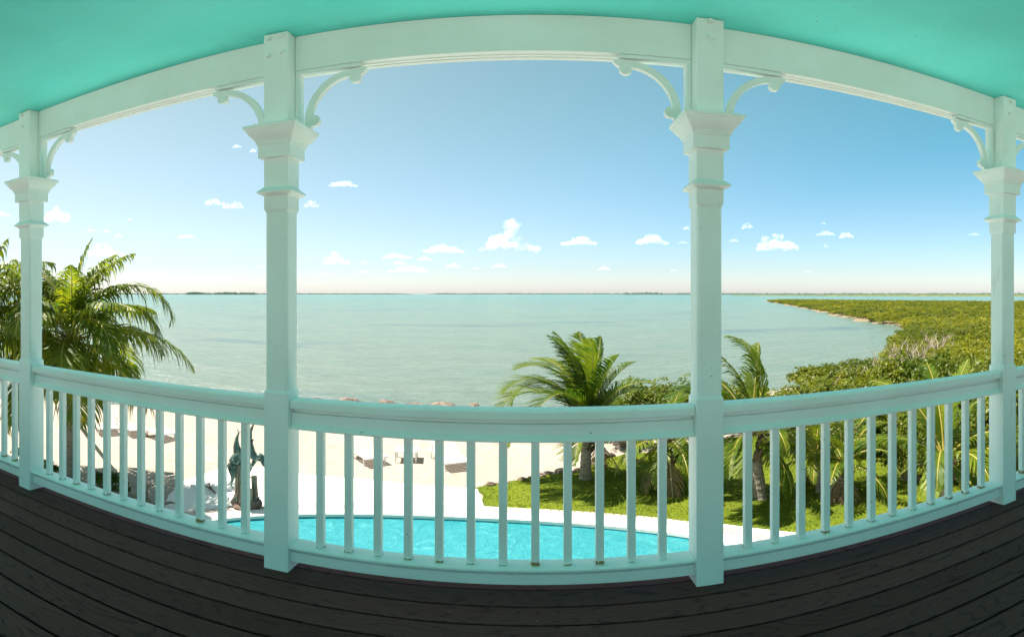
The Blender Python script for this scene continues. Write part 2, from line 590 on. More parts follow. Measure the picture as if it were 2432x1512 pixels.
# ------------------------------------------------------------------ terrain
SHORE = [(-400, -400), (-300, -150), (-120, -60), (-62, -8), (-38, 12), (-25.5, 21.2), (-16, 26.2), (-8, 29.3), (-1, 30.8), (6, 31.6),
         (12, 33), (18, 34.0), (23, 34.8), (27, 37), (33.7, 44.7), (43, 56), (55, 68.5), (66, 84), (70, 97), (82, 131), (98.7, 171), (120, 226), (139, 279), (165, 350),
         (190, 425), (205, 425), (222, 380), (240, 310), (262, 250), (300, 190), (400, 110), (560, 20), (600, -400)]
SH = np.array(SHORE, float)
POOL = (-1.6, 9.7, 6.4, 3.9)     # centre x, y, half-axes


def shore_sd(P):
    """Signed distance to the shoreline, positive on land."""
    A, B = SH, np.roll(SH, -1, axis=0)
    d = np.full(len(P), 1e9)
    inside = np.zeros(len(P), bool)
    for a, b_ in zip(A, B):
        ab = b_ - a
        t = np.clip(((P - a) @ ab) / (ab @ ab), 0, 1)
        q = a + t[:, None] * ab
        d = np.minimum(d, np.hypot(P[:, 0] - q[:, 0], P[:, 1] - q[:, 1]))
        c = (a[1] > P[:, 1]) != (b_[1] > P[:, 1])
        with np.errstate(divide='ignore', invalid='ignore'):
            xi = a[0] + (P[:, 1] - a[1]) * ab[0] / (ab[1] if ab[1] else 1e-9)
        inside ^= c & (P[:, 0] < xi)
    return np.where(inside, d, -d)


def is_mangrove(x, y):
    """Mangrove flats lie to the right of a line running away from the garden."""
    return (x - 15.0) - (y - 24.0) * 0.12 + 0.0 if y > 24 else (x - 15.0) + (24 - y) * 0.15


ths = np.concatenate([np.linspace(-PI, -1.25, 36, endpoint=False), np.linspace(-1.25, 1.25, 420, endpoint=False), np.linspace(1.25, PI, 36, endpoint=False)])
rs = np.concatenate([np.array([0.5, 4]), np.linspace(7, 40, 120), np.geomspace(41, 620, 110)])
TT, RR = np.meshgrid(ths, rs)
P2 = np.stack([(RR * np.sin(TT)).ravel(), (RR * np.cos(TT)).ravel()], 1)
sd = shore_sd(P2)
rough = np.array([mnoise.noise(Vector((x * 0.12, y * 0.12, 3.0))) for x, y in P2])
fine = np.array([mnoise.noise(Vector((x * 1.6, y * 1.6, 1.0))) for x, y in P2])
sdn = sd + rough * 1.2 * np.clip(np.hypot(P2[:, 0], P2[:, 1]) / 40, 0.5, 5)
mg = np.array([is_mangrove(x, y) for x, y in P2])
top = np.where(mg > 0, SEA + 0.30, GZ)
top = np.where((mg <= 0) & (mg > -6), GZ + (SEA + 0.30 - GZ) * (1 + mg / 6), top)
z = np.clip(SEA - 0.5 + (sdn + 2.5) * 0.20, SEA - 1.2, None)
z = np.minimum(z, top + fine * 0.035)
ex = ((P2[:, 0] - POOL[0]) / (POOL[2] + 0.9)) ** 2 + ((P2[:, 1] - POOL[1]) / (POOL[3] + 0.9)) ** 2
z = np.where(ex < 1, GZ - 2.2, z)
V = [(x, y, zz) for (x, y), zz in zip(P2, z)]
nt = len(ths)
FC = []
for i in range(len(rs) - 1):
    for j in range(nt):
        a, b_, c, d = i * nt + j, i * nt + (j + 1) % nt, (i + 1) * nt + (j + 1) % nt, (i + 1) * nt + j
        if max(z[a], z[b_], z[c], z[d]) < SEA - 0.6 and rs[i] > 20:
            continue
        FC.append((a, d, c, b_))
me = bpy.data.meshes.new('ground')
me.from_pydata(V, [], FC)
me.materials.append(M_SAND)
at1 = me.attributes.new('soil', 'FLOAT', 'POINT')
at1.data.foreach_set('value', np.clip(mg / 6, 0, 1))
me.polygons.foreach_set('use_smooth', [True] * len(me.polygons))
structure(link('ground', me))

# bay water out to the horizon
mb = MB()
ths2 = [-PI + 2 * PI * i / 180 for i in range(180)]
rr2 = [8, 60, 300, 1500, 6000, 14000, 30000]
mb.add([(r * math.sin(t), r * math.cos(t), SEA) for r in rr2 for t in ths2],
       [(i * 180 + j, i * 180 + (j + 1) % 180, (i + 1) * 180 + (j + 1) % 180, (i + 1) * 180 + j) for i in range(len(rr2) - 1) for j in range(180)])
mesh = mb.mesh('sea', [M_SEA], fix=False)
mesh.flip_normals()
structure(link('sea', mesh))


# ------------------------------------------------------------------ patio, lawn, pool
def ring_fill(name, loops, mats, z0, z1, loc):
    bm = bmesh.new()
    eds = []
    for lp in loops:
        vs = [bm.verts.new((x, y, z1)) for x, y in lp]
        for i in range(len(vs)):
            eds.append(bm.edges.new((vs[i], vs[(i + 1) % len(vs)])))
    bmesh.ops.triangle_fill(bm, use_beauty=True, edges=eds)
    for f in bm.faces:
        f.normal_update()
        if f.normal.z < 0:
            f.normal_flip()
    for lp in loops:
        for i in range(len(lp)):
            (xa, ya), (xb, yb) = lp[i], lp[(i + 1) % len(lp)]
            v = [bm.verts.new(q) for q in ((xa, ya, z1), (xb, yb, z1), (xb, yb, z0), (xa, ya, z0))]
            bm.faces.new(v)
    bmesh.ops.remove_doubles(bm, verts=bm.verts, dist=1e-4)
    bmesh.ops.translate(bm, verts=bm.verts, vec=(-loc[0], -loc[1], -loc[2]))
    me = bpy.data.meshes.new(name)
    bm.to_mesh(me)
    bm.free()
    for m in mats:
        me.materials.append(m)
    return me


def ell(grow, n=96):
    return [(POOL[0] + (POOL[2] + grow) * math.cos(2 * PI * i / n), POOL[1] + (POOL[3] + grow) * math.sin(2 * PI * i / n)) for i in range(n)]


PZ = GZ + 0.06
lawn_edge_near = [at(1148.5, 1201.5, PZ), at(1284, 1210, PZ), at(1420, 1219, PZ), at(1559, 1231.7, PZ), at(1726, 1245, PZ), at(1891, 1264, PZ), at(2100, 1300, PZ)]
pl = [(-7.5, 3.2), (10.5, 3.2)] + [(q.x, q.y) for q in reversed(lawn_edge_near)] + \
     [(q.x, q.y) for q in (at(1133.5, 1160.8, PZ), at(1110, 1158.7, PZ), at(988, 1150, PZ), at(849, 1135, PZ), at(714, 1124.5, PZ), at(624, 1108, PZ), at(520, 1112, PZ), at(437, 1141, PZ), at(400, 1175, PZ), at(380, 1235, PZ))]
patio = link('patio', ring_fill('patio', [pl, ell(0.45)], [M_PATIO], GZ - 0.25, PZ, (0, 0, 0)))
structure(patio)

dv = MB()                                                       # unseen grey slab added behind the viewer to bounce light onto the ceiling
dv.box(-40, 40, -45, 1.39, GZ - 0.25, PZ)
structure(solid('bounce_slab', dv, M_BOUNCE, (0, -20, GZ)))

lawn_pts = [at(1133.5, 1160.8, GZ), at(1151.5, 1154.6, GZ), at(1207, 1148, GZ), at(1284, 1130, GZ), at(1340, 1127, GZ), at(1380, 1121, GZ), at(1429, 1093, GZ), at(1491, 1080, GZ)]
lw = [(q.x, q.y) for q in lawn_pts] + [(8.5, 20.3), (13.5, 19.5), (17.0, 16.0), (17.5, 9.0), (15, 5.0), (11.3, 4.0)] + [(q.x, q.y) for q in reversed(lawn_edge_near)]
# uneven border on the beach side
lw2 = []
for i in range(len(lw)):
    a, b_ = Vector(lw[i]), Vector(lw[(i + 1) % len(lw)])
    k = max(1, int((b_ - a).length / 0.4))
    for j in range(k):
        q = a.lerp(b_, j / k)
        lw2.append((q.x, q.y))
nb = len(lw) - 7
lwj = [(x + mnoise.noise(Vector((x * 1.7, y * 1.7, 5))) * 0.16, y + mnoise.noise(Vector((x * 1.7, y * 1.7, 9))) * 0.16) for x, y in lw2]
lawn = link('lawn', ring_fill('lawn', [lwj], [M_LAWN], GZ - 0.2, GZ + 0.05, (0, 0, 0)))
structure(lawn)


def inside(poly, x, y):
    c = False
    j = len(poly) - 1
    for i in range(len(poly)):
        xi, yi = poly[i]
        xj, yj = poly[j]
        if (yi > y) != (yj > y) and x < (xj - xi) * (y - yi) / (yj - yi) + xi:
            c = not c
        j = i
    return c


gv, gf = [], []
gr = np.random.RandomState(3)
xs0, xs1 = min(p_[0] for p_ in lwj), max(p_[0] for p_ in lwj)
ys0, ys1 = min(p_[1] for p_ in lwj), max(p_[1] for p_ in lwj)
cnt = 0
while cnt < 42000:
    x, y = gr.uniform(xs0, xs1), gr.uniform(ys0, ys1)
    if not inside(lwj, x, y):
        continue
    a = gr.uniform(0, 2 * PI)
    w = gr.uniform(0.008, 0.022)
    h = gr.uniform(0.025, 0.06) * (1.0 + 0.8 * mnoise.noise(Vector((x * 1.2, y * 1.2, 2))))
    lx, ly = gr.uniform(-0.03, 0.03), gr.uniform(-0.03, 0.03)
    o_ = len(gv)
    gv += [(x - math.cos(a) * w, y - math.sin(a) * w, GZ + 0.045), (x + math.cos(a) * w, y + math.sin(a) * w, GZ + 0.045), (x + lx, y + ly, GZ + 0.05 + h)]
    gf.append((o_, o_ + 1, o_ + 2))
    cnt += 1
me = bpy.data.meshes.new('grass')
me.from_pydata(gv, [], gf)
me.materials.append(M_GRASS)
tag(link('grass', me), 'mown green grass covering the lawn beyond the pool', 'grass', None, 'stuff')

pool = thing('swimming_pool', 'oval swimming pool of turquoise water below the veranda', 'pool', (POOL[0], POOL[1], PZ))
mb = MB()
for i in range(96):                                            # coping ring, raised lip and sloped outer face
    pass
prof = [(0.46, GZ - 0.2), (0.46, PZ + 0.02), (0.34, PZ + 0.07), (0.0, PZ + 0.05), (-0.03, PZ + 0.03), (-0.03, PZ - 0.05), (0.0, PZ - 0.08), (0.0, GZ - 1.3)]
nn = 96
rings_ = [[(x, y, zz) for x, y in ell(g, nn)] for g, zz in prof]
mb.loft(rings_[:6], caps=False)
part('coping', mb, M_COPE, pool, smooth=False)
mb = MB()
mb.loft(rings_[5:], caps=False)
e = ell(0.0, nn)
mb.add([(x, y, GZ - 1.3) for x, y in e], [tuple(range(nn))])
part('basin', mb, M_TILE, pool)
mb = MB()
for k in range(12):
    pass
gridv, gridf = [], []
nr_ = 26
for i in range(nr_ + 1):
    for j in range(nn):
        s_ = i / nr_
        x = POOL[0] + POOL[2] * 0.999 * s_ * math.cos(2 * PI * j / nn)
        y = POOL[1] + POOL[3] * 0.999 * s_ * math.sin(2 * PI * j / nn)
        gridv.append((x, y, PZ - 0.09 + 0.008 * mnoise.noise(Vector((x * 2.2, y * 2.2, 0)))))
for i in range(nr_):
    for j in range(nn):
        gridf.append((i * nn + j, (i + 1) * nn + j, (i + 1) * nn + (j + 1) % nn, i * nn + (j + 1) % nn))
mb.add(gridv, gridf)
part('pool_water', mb, M_POOLW, pool, smooth=True, fix=False)
mb = MB()                                                       # soldier course of narrow bricks round the coping
nbk = 210
for i in range(nbk):
    a0, a1 = 2 * PI * (i + 0.08) / nbk, 2 * PI * (i + 0.92) / nbk
    g0, g1 = 0.50, 0.86
    zz = PZ + 0.012 + R.uniform(-0.003, 0.004)
    q = []
    for g, a in ((g0, a0), (g1, a0), (g1, a1), (g0, a1)):
        q.append((POOL[0] + (POOL[2] + g) * math.cos(a), POOL[1] + (POOL[3] + g) * math.sin(a)))
    mb.add([(x, y, PZ - 0.02) for x, y in q] + [(x, y, zz) for x, y in q], [(4, 5, 6, 7), (0, 1, 5, 4), (1, 2, 6, 5), (2, 3, 7, 6), (3, 0, 4, 7)])
o = part('brick_course', mb, M_BRICK, pool)
o['kind'] = 'stuff'

# ------------------------------------------------------------------ veranda: deck, ceiling, posts, beams, railings
PY = 2.60                       # front (inner) face of the posts
PW = 0.143
POSTX = [-3.493, -1.3275, 0.8645, 3.067]
CZ = 3.117                      # ceiling
BY0 = 2.69                      # inner face of the beams
BZ0 = 2.889

deck = structure(link('deck', None))
mb = MB()
mb.box(-7.4, 6.9, -2.29, 2.80, -0.27, -0.045)
part('joist_frame', mb, M_GAP, deck)
yb = 2.676
bw = 0.1775
rows = [(2.682, 2.855)] + [(yb - bw * (k + 1) + 0.014, yb - bw * k) for k in range(28)]
for (a, b_) in rows:                                            # board edges grooved on both sides, shaped to deepen shade in the seams
    mb = MB()
    mb.prism([(a, -0.004), (a + 0.003, 0.0), (b_ - 0.003, 0.0), (b_, -0.004), (b_, -0.0065), (b_ - 0.022, -0.0075), (b_ - 0.022, -0.025), (b_, -0.026), (b_, -0.032),
              (a, -0.032), (a, -0.026), (a + 0.022, -0.025), (a + 0.022, -0.0075), (a, -0.0065)], 'x', -7.4, 6.9)
    pm = mb.mesh('plank', [M_DECK], (0, (a + b_) / 2, 0))
    link('plank', pm, deck, (0, (a + b_) / 2, 0))
mb = MB()
mb.box(-7.4, 6.9, 2.86, 2.90, -0.30, -0.002)
part('fascia_board', mb, M_PAINT, deck)
mb = MB()
mb.box(-7.4, 6.9, 1.4, 1.6, GZ - 0.1, -0.275)
tag(solid('lower_wall', mb, M_PAINT, (0, 1.5, GZ)), 'white ground floor wall underneath the veranda deck', 'wall')

mb = MB()
mb.box(-7.4, 6.9, -6.6, 3.27, CZ, CZ + 0.16)
structure(solid('ceiling', mb, M_CEIL, (0, 0, CZ)))


def sq(cx, cy, z, h, c):
    return [(cx - h, cy - h + c, z), (cx - h + c, cy - h, z), (cx + h - c, cy - h, z), (cx + h, cy - h + c, z),
            (cx + h, cy + h - c, z), (cx + h - c, cy + h, z), (cx - h + c, cy + h, z), (cx - h, cy + h - c, z)]


def hexbolt(mb, x, y, z, r):
    for (rr_, y0, y1, n_) in ((r * 1.45, y - 0.004, y + 0.002, 20), (r, y - 0.016, y - 0.004, 6)):
        rg = [[(x + rr_ * math.cos(2 * PI * i / n_ + 0.3), yy, z + rr_ * math.sin(2 * PI * i / n_ + 0.3)) for i in range(n_)] for yy in (y0, y1)]
        mb.loft(rg)


def bracket_outline():
    """Scrolled corner brace in (u along the beam, v down), corner at the origin."""
    pts = []
    cx = cy = 0.325
    Ro, Ri = 0.300, 0.260
    for i in range(17):                                        # outer arc, from beam side to post side
        a = math.radians(90 - 90 * i / 16)
        pts.append((cx - Ro * math.cos(a) , cy - Ro * math.sin(a)))
    def mirror(q):
        return [(v, u) for u, v in q]
    # scroll at the post end (u small, v large), from outer arc end down to the tip and back up
    end = [(0.022, 0.345), (0.024, 0.372), (0.040, 0.378), (0.058, 0.362), (0.068, 0.345)]
    knob = []
    for i in range(9):
        a = math.radians(70 - 150 * i / 8)
        knob.append((0.083 + 0.030 * math.cos(a), 0.312 + 0.032 * math.sin(a)))
    pts += end + knob
    inner = []
    for i in range(15):
        a = math.radians(8 + 74 * i / 14)
        inner.append((cx - Ri * math.cos(a), cy - Ri * math.sin(a)))
    pts += inner
    pts += [(v, u) for u, v in reversed(knob)] + [(v, u) for u, v in reversed(end)]
    return pts


BRK = bracket_outline()


def post(x, label, bolts, hole=False):
    cy = PY + PW / 2
    h = PW / 2
    t = thing('veranda_post', label, 'post', (x, cy, 0), 'square white posts along the veranda')
    mb = MB()
    mb.loft([sq(x, cy, 0.0, h, 0.002), sq(x, cy, 1.075, h, 0.002), sq(x, cy, 1.09, h - 0.006, 0.011), sq(x, cy, 2.05, h - 0.006, 0.011), sq(x, cy, 2.07, h, 0.002), sq(x, cy, CZ - 0.003, h, 0.002)])
    part('shaft', mb, M_STAIN if x > 2 else M_PAINT, t, bevel=0.0025)
    mb = MB()
    mb.loft([sq(x, cy, zz, h + e, 0.001) for zz, e in ((2.140, 0.001), (2.145, 0.007), (2.158, 0.030), (2.164, 0.030), (2.192, 0.001))])
    part('collar', mb, M_PAINT, t)
    mb = MB()
    prof = [(2.352, 0.003), (2.354, 0.0235), (2.424, 0.0235), (2.425, 0.029), (2.434, 0.029), (2.436, 0.033), (2.445, 0.034), (2.452, 0.038), (2.462, 0.045), (2.475, 0.057), (2.490, 0.067), (2.500, 0.071), (2.501, 0.075), (2.512, 0.077), (2.513, 0.084), (2.527, 0.0855), (2.531, 0.083), (2.532, 0.001)]
    mb.loft([sq(x, cy, zz, h + e, 0.0008) for zz, e in prof])
    part('capital', mb, M_PAINT, t)
    for sgn in (-1, 1):
        xe = x + sgn * (h + 0.001)
        y0, y1 = BY0 + 0.014, BY0 + 0.048
        mb = MB()
        mb.box(*sorted((xe, xe + sgn * 0.022)), y0 - 0.012, y1 + 0.022, 2.533, BZ0 - 0.002)
        mb.box(*sorted((xe + sgn * 0.0225, xe + sgn * 0.372)), y0 - 0.012, y1 + 0.022, BZ0 - 0.024, BZ0 - 0.002)
        poly = [(xe + sgn * (0.0225 + u), BZ0 - 0.0245 - v + 0.022) for u, v in BRK]
        mb2 = MB()
        mb2.prism(poly, 'y', y0, y1)
        br = part('bracket', mb2, M_PAINT, t, bevel=0.002)
        part('trim_strip', mb, M_PAINT, br, bevel=0.002)
    for bx, bz in bolts:
        mb = MB()
        hexbolt(mb, x + bx, PY - 0.0005, bz, 0.013)
        part('bolt', mb, M_PAINT, t)
    return t


post(POSTX[0], 'white post beside the big coconut palm, last post on that side', [(-0.03, 3.09), (-0.02, 2.99)])
post(POSTX[1], 'white post with four bolt heads at its top, beside the bronze sculpture', [(-0.042, 3.085), (0.032, 3.09), (0.035, 2.985), (-0.045, 2.975)])
post(POSTX[2], 'white post with two bolts in a vertical line, between lawn palms', [(0.0, 3.10), (0.002, 2.995)])
post(POSTX[3], 'stained white post in front of the wide mangrove flats', [(0.01, 3.085), (0.0, 2.985)])

ends = [-5.66] + POSTX + [5.27]
bay_names = ['beyond the coconut palm post, cut by the photo edge', 'over the beach side bay, between palm and bronze sculpture',
             'over the widest view, above the pool and open bay', 'over the lawn palms and mangrove bay', 'short end past the stained post, cut by the photo edge']
for k in range(5):
    xa, xb = ends[k] + PW / 2 + 0.0015, ends[k + 1] - PW / 2 - 0.0015
    loc = ((xa + xb) / 2, BY0, BZ0)
    t = thing('roof_beam', 'white beam ' + bay_names[k], 'beam', loc, 'roof beams between the veranda posts')
    mb = MB()
    mb.box(xa, xb, BY0, BY0 + 0.042, BZ0, CZ - 0.002)
    part('inner_plank', mb, M_PAINT, t, bevel=0.003)
    mb = MB()
    mb.box(xa, xb, BY0 + 0.0425, BY0 + 0.060, BZ0 + 0.012, CZ - 0.002)
    mb.box(xa, xb, BY0 + 0.0605, BY0 + 0.084, BZ0 + 0.004, CZ - 0.002)
    mb.box(xa, xb, BY0 + 0.0845, BY0 + 0.094, BZ0 + 0.016, CZ - 0.002)
    part('filler_strip', mb, M_PAINT, t)
    mb = MB()
    mb.box(xa, xb, BY0 + 0.0945, BY0 + 0.130, BZ0 + 0.002, CZ - 0.002)
    part('outer_plank', mb, M_PAINT, t, bevel=0.003)

RY = PY + 0.018                # inner face of the railing
bal = MB()
bal.box(-0.0205, 0.0205, -0.0205, 0.0205, 0.0, 0.878 - 0.174)
bal_me = bal.mesh('baluster', [M_BAL])
rail_names = ['cut short by the photo edge, beyond the coconut palm post', 'before the beach and the propped coconut palm', 'before the pool and the sun loungers', 'before the lawn palms and thick bushes', 'ending just past the stained post']
for k in range(5):
    xa, xb = ends[k] + PW / 2 + 0.001, ends[k + 1] - PW / 2 - 0.001
    t = thing('railing', 'white baluster railing ' + rail_names[k], 'railing', ((xa + xb) / 2, RY, 0), 'railings between the veranda posts')
    mb = MB()                                                   # handrail cap with eased edges
    mb.prism([(RY, 0.993), (RY + 0.105, 0.993), (RY + 0.105, 1.032), (RY + 0.090, 1.045), (RY + 0.012, 1.047), (RY, 1.036)], 'x', xa, xb)
    part('handrail', mb, M_PAINT, t, bevel=0.005)
    mb = MB()
    mb.prism([(RY + 0.050, 0.9925), (RY + 0.078, 0.9925), (RY + 0.078, 0.898), (RY + 0.085, 0.878), (RY + 0.006, 0.878), (RY + 0.006, 0.890), (RY + 0.028, 0.912), (RY + 0.028, 0.968), (RY + 0.050, 0.969)], 'x', xa, xb)
    part('apron_board', mb, M_PAINT, t, bevel=0.003)
    mb = MB()
    mb.prism([(RY - 0.008, 0.154), (RY - 0.008, 0.166), (RY - 0.002, 0.171), (RY + 0.11, 0.1745), (RY + 0.118, 0.166), (RY + 0.118, 0.152), (RY + 0.098, 0.1515), (RY + 0.098, 0.063), (RY + 0.014, 0.063), (RY + 0.014, 0.128), (RY + 0.040, 0.130), (RY + 0.040, 0.153)], 'x', xa, xb)
    part('bottom_rail', mb, M_PAINT, t, bevel=0.003)
    for i in range(12):
        x = xa + (xb - xa) * (i + 1) / 13
        o = link('baluster', bal_me, t, (x - (xa + xb) / 2, 0.055, 0.1738))
        bev(o, 0.004)


# ------------------------------------------------------------------ palms
def frond_mesh(base, az, e0, e1, L, bend, mats, pairs=46, leaf=0.72, width=0.022, droop=0.5, rg=R, power=1.7, sway=0.0, fwd=0.0):
    mb = MB()
    steps = 22
    p = Vector(base)
    pts, dirs = [p.copy()], []
    for i in range(steps):
        s_ = (i + 0.5) / steps
        e = math.radians(e0 + (e1 - e0) * s_ ** power)
        a = az + bend * s_ ** 1.5
        d = Vector((math.cos(a) * math.cos(e), math.sin(a) * math.cos(e), math.sin(e)))
        dirs.append(d)
        p = p + d * (L / steps)
        pts.append(p.copy())
    mb.tube(pts, [0.028 * (1 - 0.85 * i / steps) + 0.003 for i in range(steps + 1)], 5, 1, caps=False)
    roll = rg.uniform(-0.5, 0.5)
    for k in range(pairs):
        s_ = 0.16 + 0.84 * (k + 0.5) / pairs
        fi = s_ * steps
        i = min(int(fi), steps - 1)
        q = pts[i].lerp(pts[i + 1], fi - i)
        d = dirs[i]
        side = d.cross(Vector((0, 0, 1)))
        if side.length < 0.15:
            side = Vector((-math.sin(az), math.cos(az), 0))
        side.normalize()
        nrm = side.cross(d).normalized()
        prof = math.sin(PI * min(1.0, 0.16 + 0.86 * s_)) ** 0.7 + 0.12
        for sg in (-1, 1):
            if rg.random() < 0.06:
                continue
            ll = leaf * prof * rg.uniform(0.8, 1.12)
            fw = rg.uniform(0.45, 0.8) + 0.5 * s_ + fwd
            ld = (side * sg * math.cos(roll * 0.4) + d * fw + nrm * (0.25 + sg * roll * 0.4)).normalized()
            w = width * rg.uniform(0.8, 1.2)
            wv = d.cross(ld).cross(ld).normalized() * w if rg.random() < 0.6 else d * w
            dr = droop * rg.uniform(0.6, 1.5)
            m1 = q + ld * ll * 0.45 + Vector((0, 0, -0.10 * dr * ll)) + Vector((sway * 0.2 * ll, 0, 0))
            m2 = q + ld * ll * 0.78 + Vector((0, 0, -0.42 * dr * ll)) + Vector((sway * 0.5 * ll, 0, 0))
            tp = q + ld * ll * 0.92 + Vector((0, 0, -0.85 * dr * ll)) + Vector((sway * ll, 0, 0))
            mb.add([q - wv * 0.5, q + wv * 0.5, m1 - wv, m1 + wv, m2 - wv * 0.7, m2 + wv * 0.7, tp], [(0, 1, 3, 2), (2, 3, 5, 4), (4, 5, 6)], 0)
    return mb


def palm(name, label, base, hgt, lean, fronds, mats, trunk_r=0.14, nuts=0, husk=True, leaf=0.72, width=0.022, droop=0.5, seed=1, dead=0, pairs=46, sway=0.0, fwd=0.0, group='palms in the garden'):
    rg = random.Random(seed)
    t = thing(name, label, 'palm tree', base, group)
    heart = Vector(base) + Vector((lean[0], lean[1], hgt))
    mb = MB()
    pts, rad = [], []
    ns = max(10, int(hgt / 0.09))
    for i in range(ns + 1):
        s_ = i / ns
        pts.append(Vector(base) + Vector((lean[0] * s_ ** 1.4, lean[1] * s_ ** 1.4, -0.08 + (hgt + 0.08) * s_)))
        rad.append(trunk_r * (1.25 - 0.4 * s_ if s_ > 0.12 else 1.55 - 2.5 * s_) * (1 + (0.06 if i % 2 else -0.03)))
    mb.tube(pts, rad, 12)
    tr = part('trunk', mb, M_BARK, t, smooth=False)
    if husk:
        mb = MB()                                              # old leaf bases and fibre below the crown
        for i in range(16):
            a = 2.4 * i
            zz = heart.z - 0.75 + 0.75 * i / 16
            c = heart + Vector((0, 0, zz - heart.z))
            d = Vector((math.cos(a), math.sin(a), 0))
            mb.tube([c + d * trunk_r * 0.6, c + d * (trunk_r + 0.10) + Vector((0, 0, 0.12)), c + d * (trunk_r + 0.2) + Vector((0, 0, 0.30))], [0.085, 0.06, 0.02], 5)
        part('leaf_bases', mb, M_HUSK, t)
    for i in range(nuts):
        a = i * 2.2 + 0.4
        c = heart + Vector((math.cos(a) * 0.3, math.sin(a) * 0.3, -0.35 - 0.12 * (i % 3)))
        mb = MB()
        rgz = []
        for j in range(7):
            ph = -PI / 2 + PI * (j + 0.02) / 6.04
            rgz.append([c + Vector((0.11 * math.cos(ph) * math.cos(2 * PI * q / 9), 0.11 * math.cos(ph) * math.sin(2 * PI * q / 9), 0.14 * math.sin(ph))) for q in range(9)])
        mb.loft(rgz)
        part('coconut', mb, M_NUT, t, smooth=True)
    for (az, e0, e1, L, bend) in fronds:
        mb = frond_mesh(heart, az, e0, e1, L, bend, mats, pairs, leaf * min(1.0, L / 3.2), width, droop, rg, sway=sway, fwd=fwd)
        part('frond', mb, mats, t, fix=False)
    for i in range(dead):
        a = rg.uniform(0, 2 * PI)
        mb = frond_mesh(heart - Vector((0, 0, 0.2)), a, -40, -88, rg.uniform(1.4, 2.2), 0.2, mats, 26, 0.5, 0.018, 0.9, rg)
        part('dry_frond', mb, [M_FROND_DEAD, M_POLE], t, fix=False)
    return t


def spread(n, rg, Lr, lo=-25, hi=80, a0=0.0, skip=None):
    out = []
    for i in range(n):
        a = a0 + i * 2.39996
        s_ = (i + 0.5) / n
        e0 = hi + (lo - hi) * s_ + rg.uniform(-8, 8)
        e1 = e0 - rg.uniform(70, 125) * (0.55 + 0.5 * s_)
        e1 = max(e1, -95)
        if skip and skip(a, e0):
            continue
        out.append((a, e0, e1, rg.uniform(*Lr), rg.uniform(-0.3, 0.3)))
    return out


FM = [M_FROND, M_RACHIS]
FG = [M_FROND_G, M_RACHIS]
# big coconut palm on the beach side
pa = at(166.4, 1134, GZ)
th_a = (166.4 - X0) / F
right_a = -th_a                                                # heading (from +X) of the picture's right at this azimuth
rg = random.Random(21)
fr = [(right_a + 0.05, 14, -66, 4.5, 0.0), (right_a + 0.25, 52, -98, 3.9, -0.1), (right_a - 0.15, 66, -100, 4.7, 0.05), (right_a, 88, 62, 3.3, 0.0),
      (right_a + PI - 0.9, 70, -60, 4.0, 0.0), (right_a - 1.2, 40, -85, 3.4, 0.1), (right_a - 1.7, 15, -85, 3.0, 0.0), (right_a - 2.2, 55, -80, 3.6, 0.1),
      (right_a + 2.6, 78, -10, 3.7, 0.2), (right_a + 3.2, 60, -45, 3.9, 0.0), (right_a - 0.5, 82, 20, 3.2, -0.1)]
fr += spread(26, rg, (2.9, 3.9), -40, 84, 0.8)
palm('coconut_palm', 'largest coconut palm, propped by a pole, with drooping yellow green fronds', pa, 4.55, (0.05, 0.0), fr, FM, 0.125, 5, True, 0.95, 0.034, 0.8, 3, 6, 52)
# its neighbour cut off by the picture's edge
pb = polar(-60, 18.5, GZ)
rg = random.Random(22)
palm('coconut_palm', 'coconut palm half hidden by the end post and cut by the photo edge', pb, 4.9, (0.1, 0.1), spread(24, rg, (3.2, 4.2), -30, 80, 0.3) + [(0.9, 35, -60, 4.2, 0), (0.7, 60, -80, 4.2, 0), (1.1, 8, -70, 3.8, 0)], FM, 0.13, 3, True, 0.9, 0.034, 1.2, 4, 3, 50)
# wind-blown palm behind the pool
pc_ = at(1389.8, 1139, GZ)
rg = random.Random(23)
L_ = PI
fr = [(L_, 88, 35, 3.3, 0.0), (L_ + 0.1, 80, -30, 3.5, 0.0), (L_ - 0.2, 70, -85, 3.5, 0.0), (L_ + 0.45, 58, -75, 3.8, -0.3), (L_ + 0.75, 40, -80, 3.5, -0.4), (L_ - 0.5, 62, -60, 3.7, 0.3),
      (0.15, 55, -28, 2.7, 0.2), (0.5, 80, 60, 3.0, 0.9), (-0.6, 75, 30, 3.0, -0.8), (1.4, 84, 50, 3.2, 0.6), (2.2, 74, -10, 3.3, 0.4), (L_ + 1.1, 65, -60, 3.2, -0.6), (0.3, 68, 10, 2.9, 0.3), (-0.2, 62, -10, 2.8, -0.2),
      (-1.2, 45, -70, 2.8, -0.6), (0.0, 28, -60, 2.5, 0.0), (2.6, 85, 45, 3.3, 0.2), (1.0, 60, -40, 2.8, 0.8), (-1.7, 25, -75, 2.8, -0.3), (L_, 25, -75, 3.0, 0), (-0.9, 85, 45, 3.2, -1.2), (3.6, 88, 40, 3.2, 0), (0.8, 42, -55, 2.7, 0.4), (-0.9, 30, -70, 2.7, -0.2)]
palm('coconut_palm', 'wind blown green palm with fronds swept one way, between beach and lawn', pc_, 1.75, (0.05, 0.0), fr, FG, 0.155, 0, True, 0.85, 0.022, 0.2, 5, 3, 64, sway=-0.45, fwd=0.5)
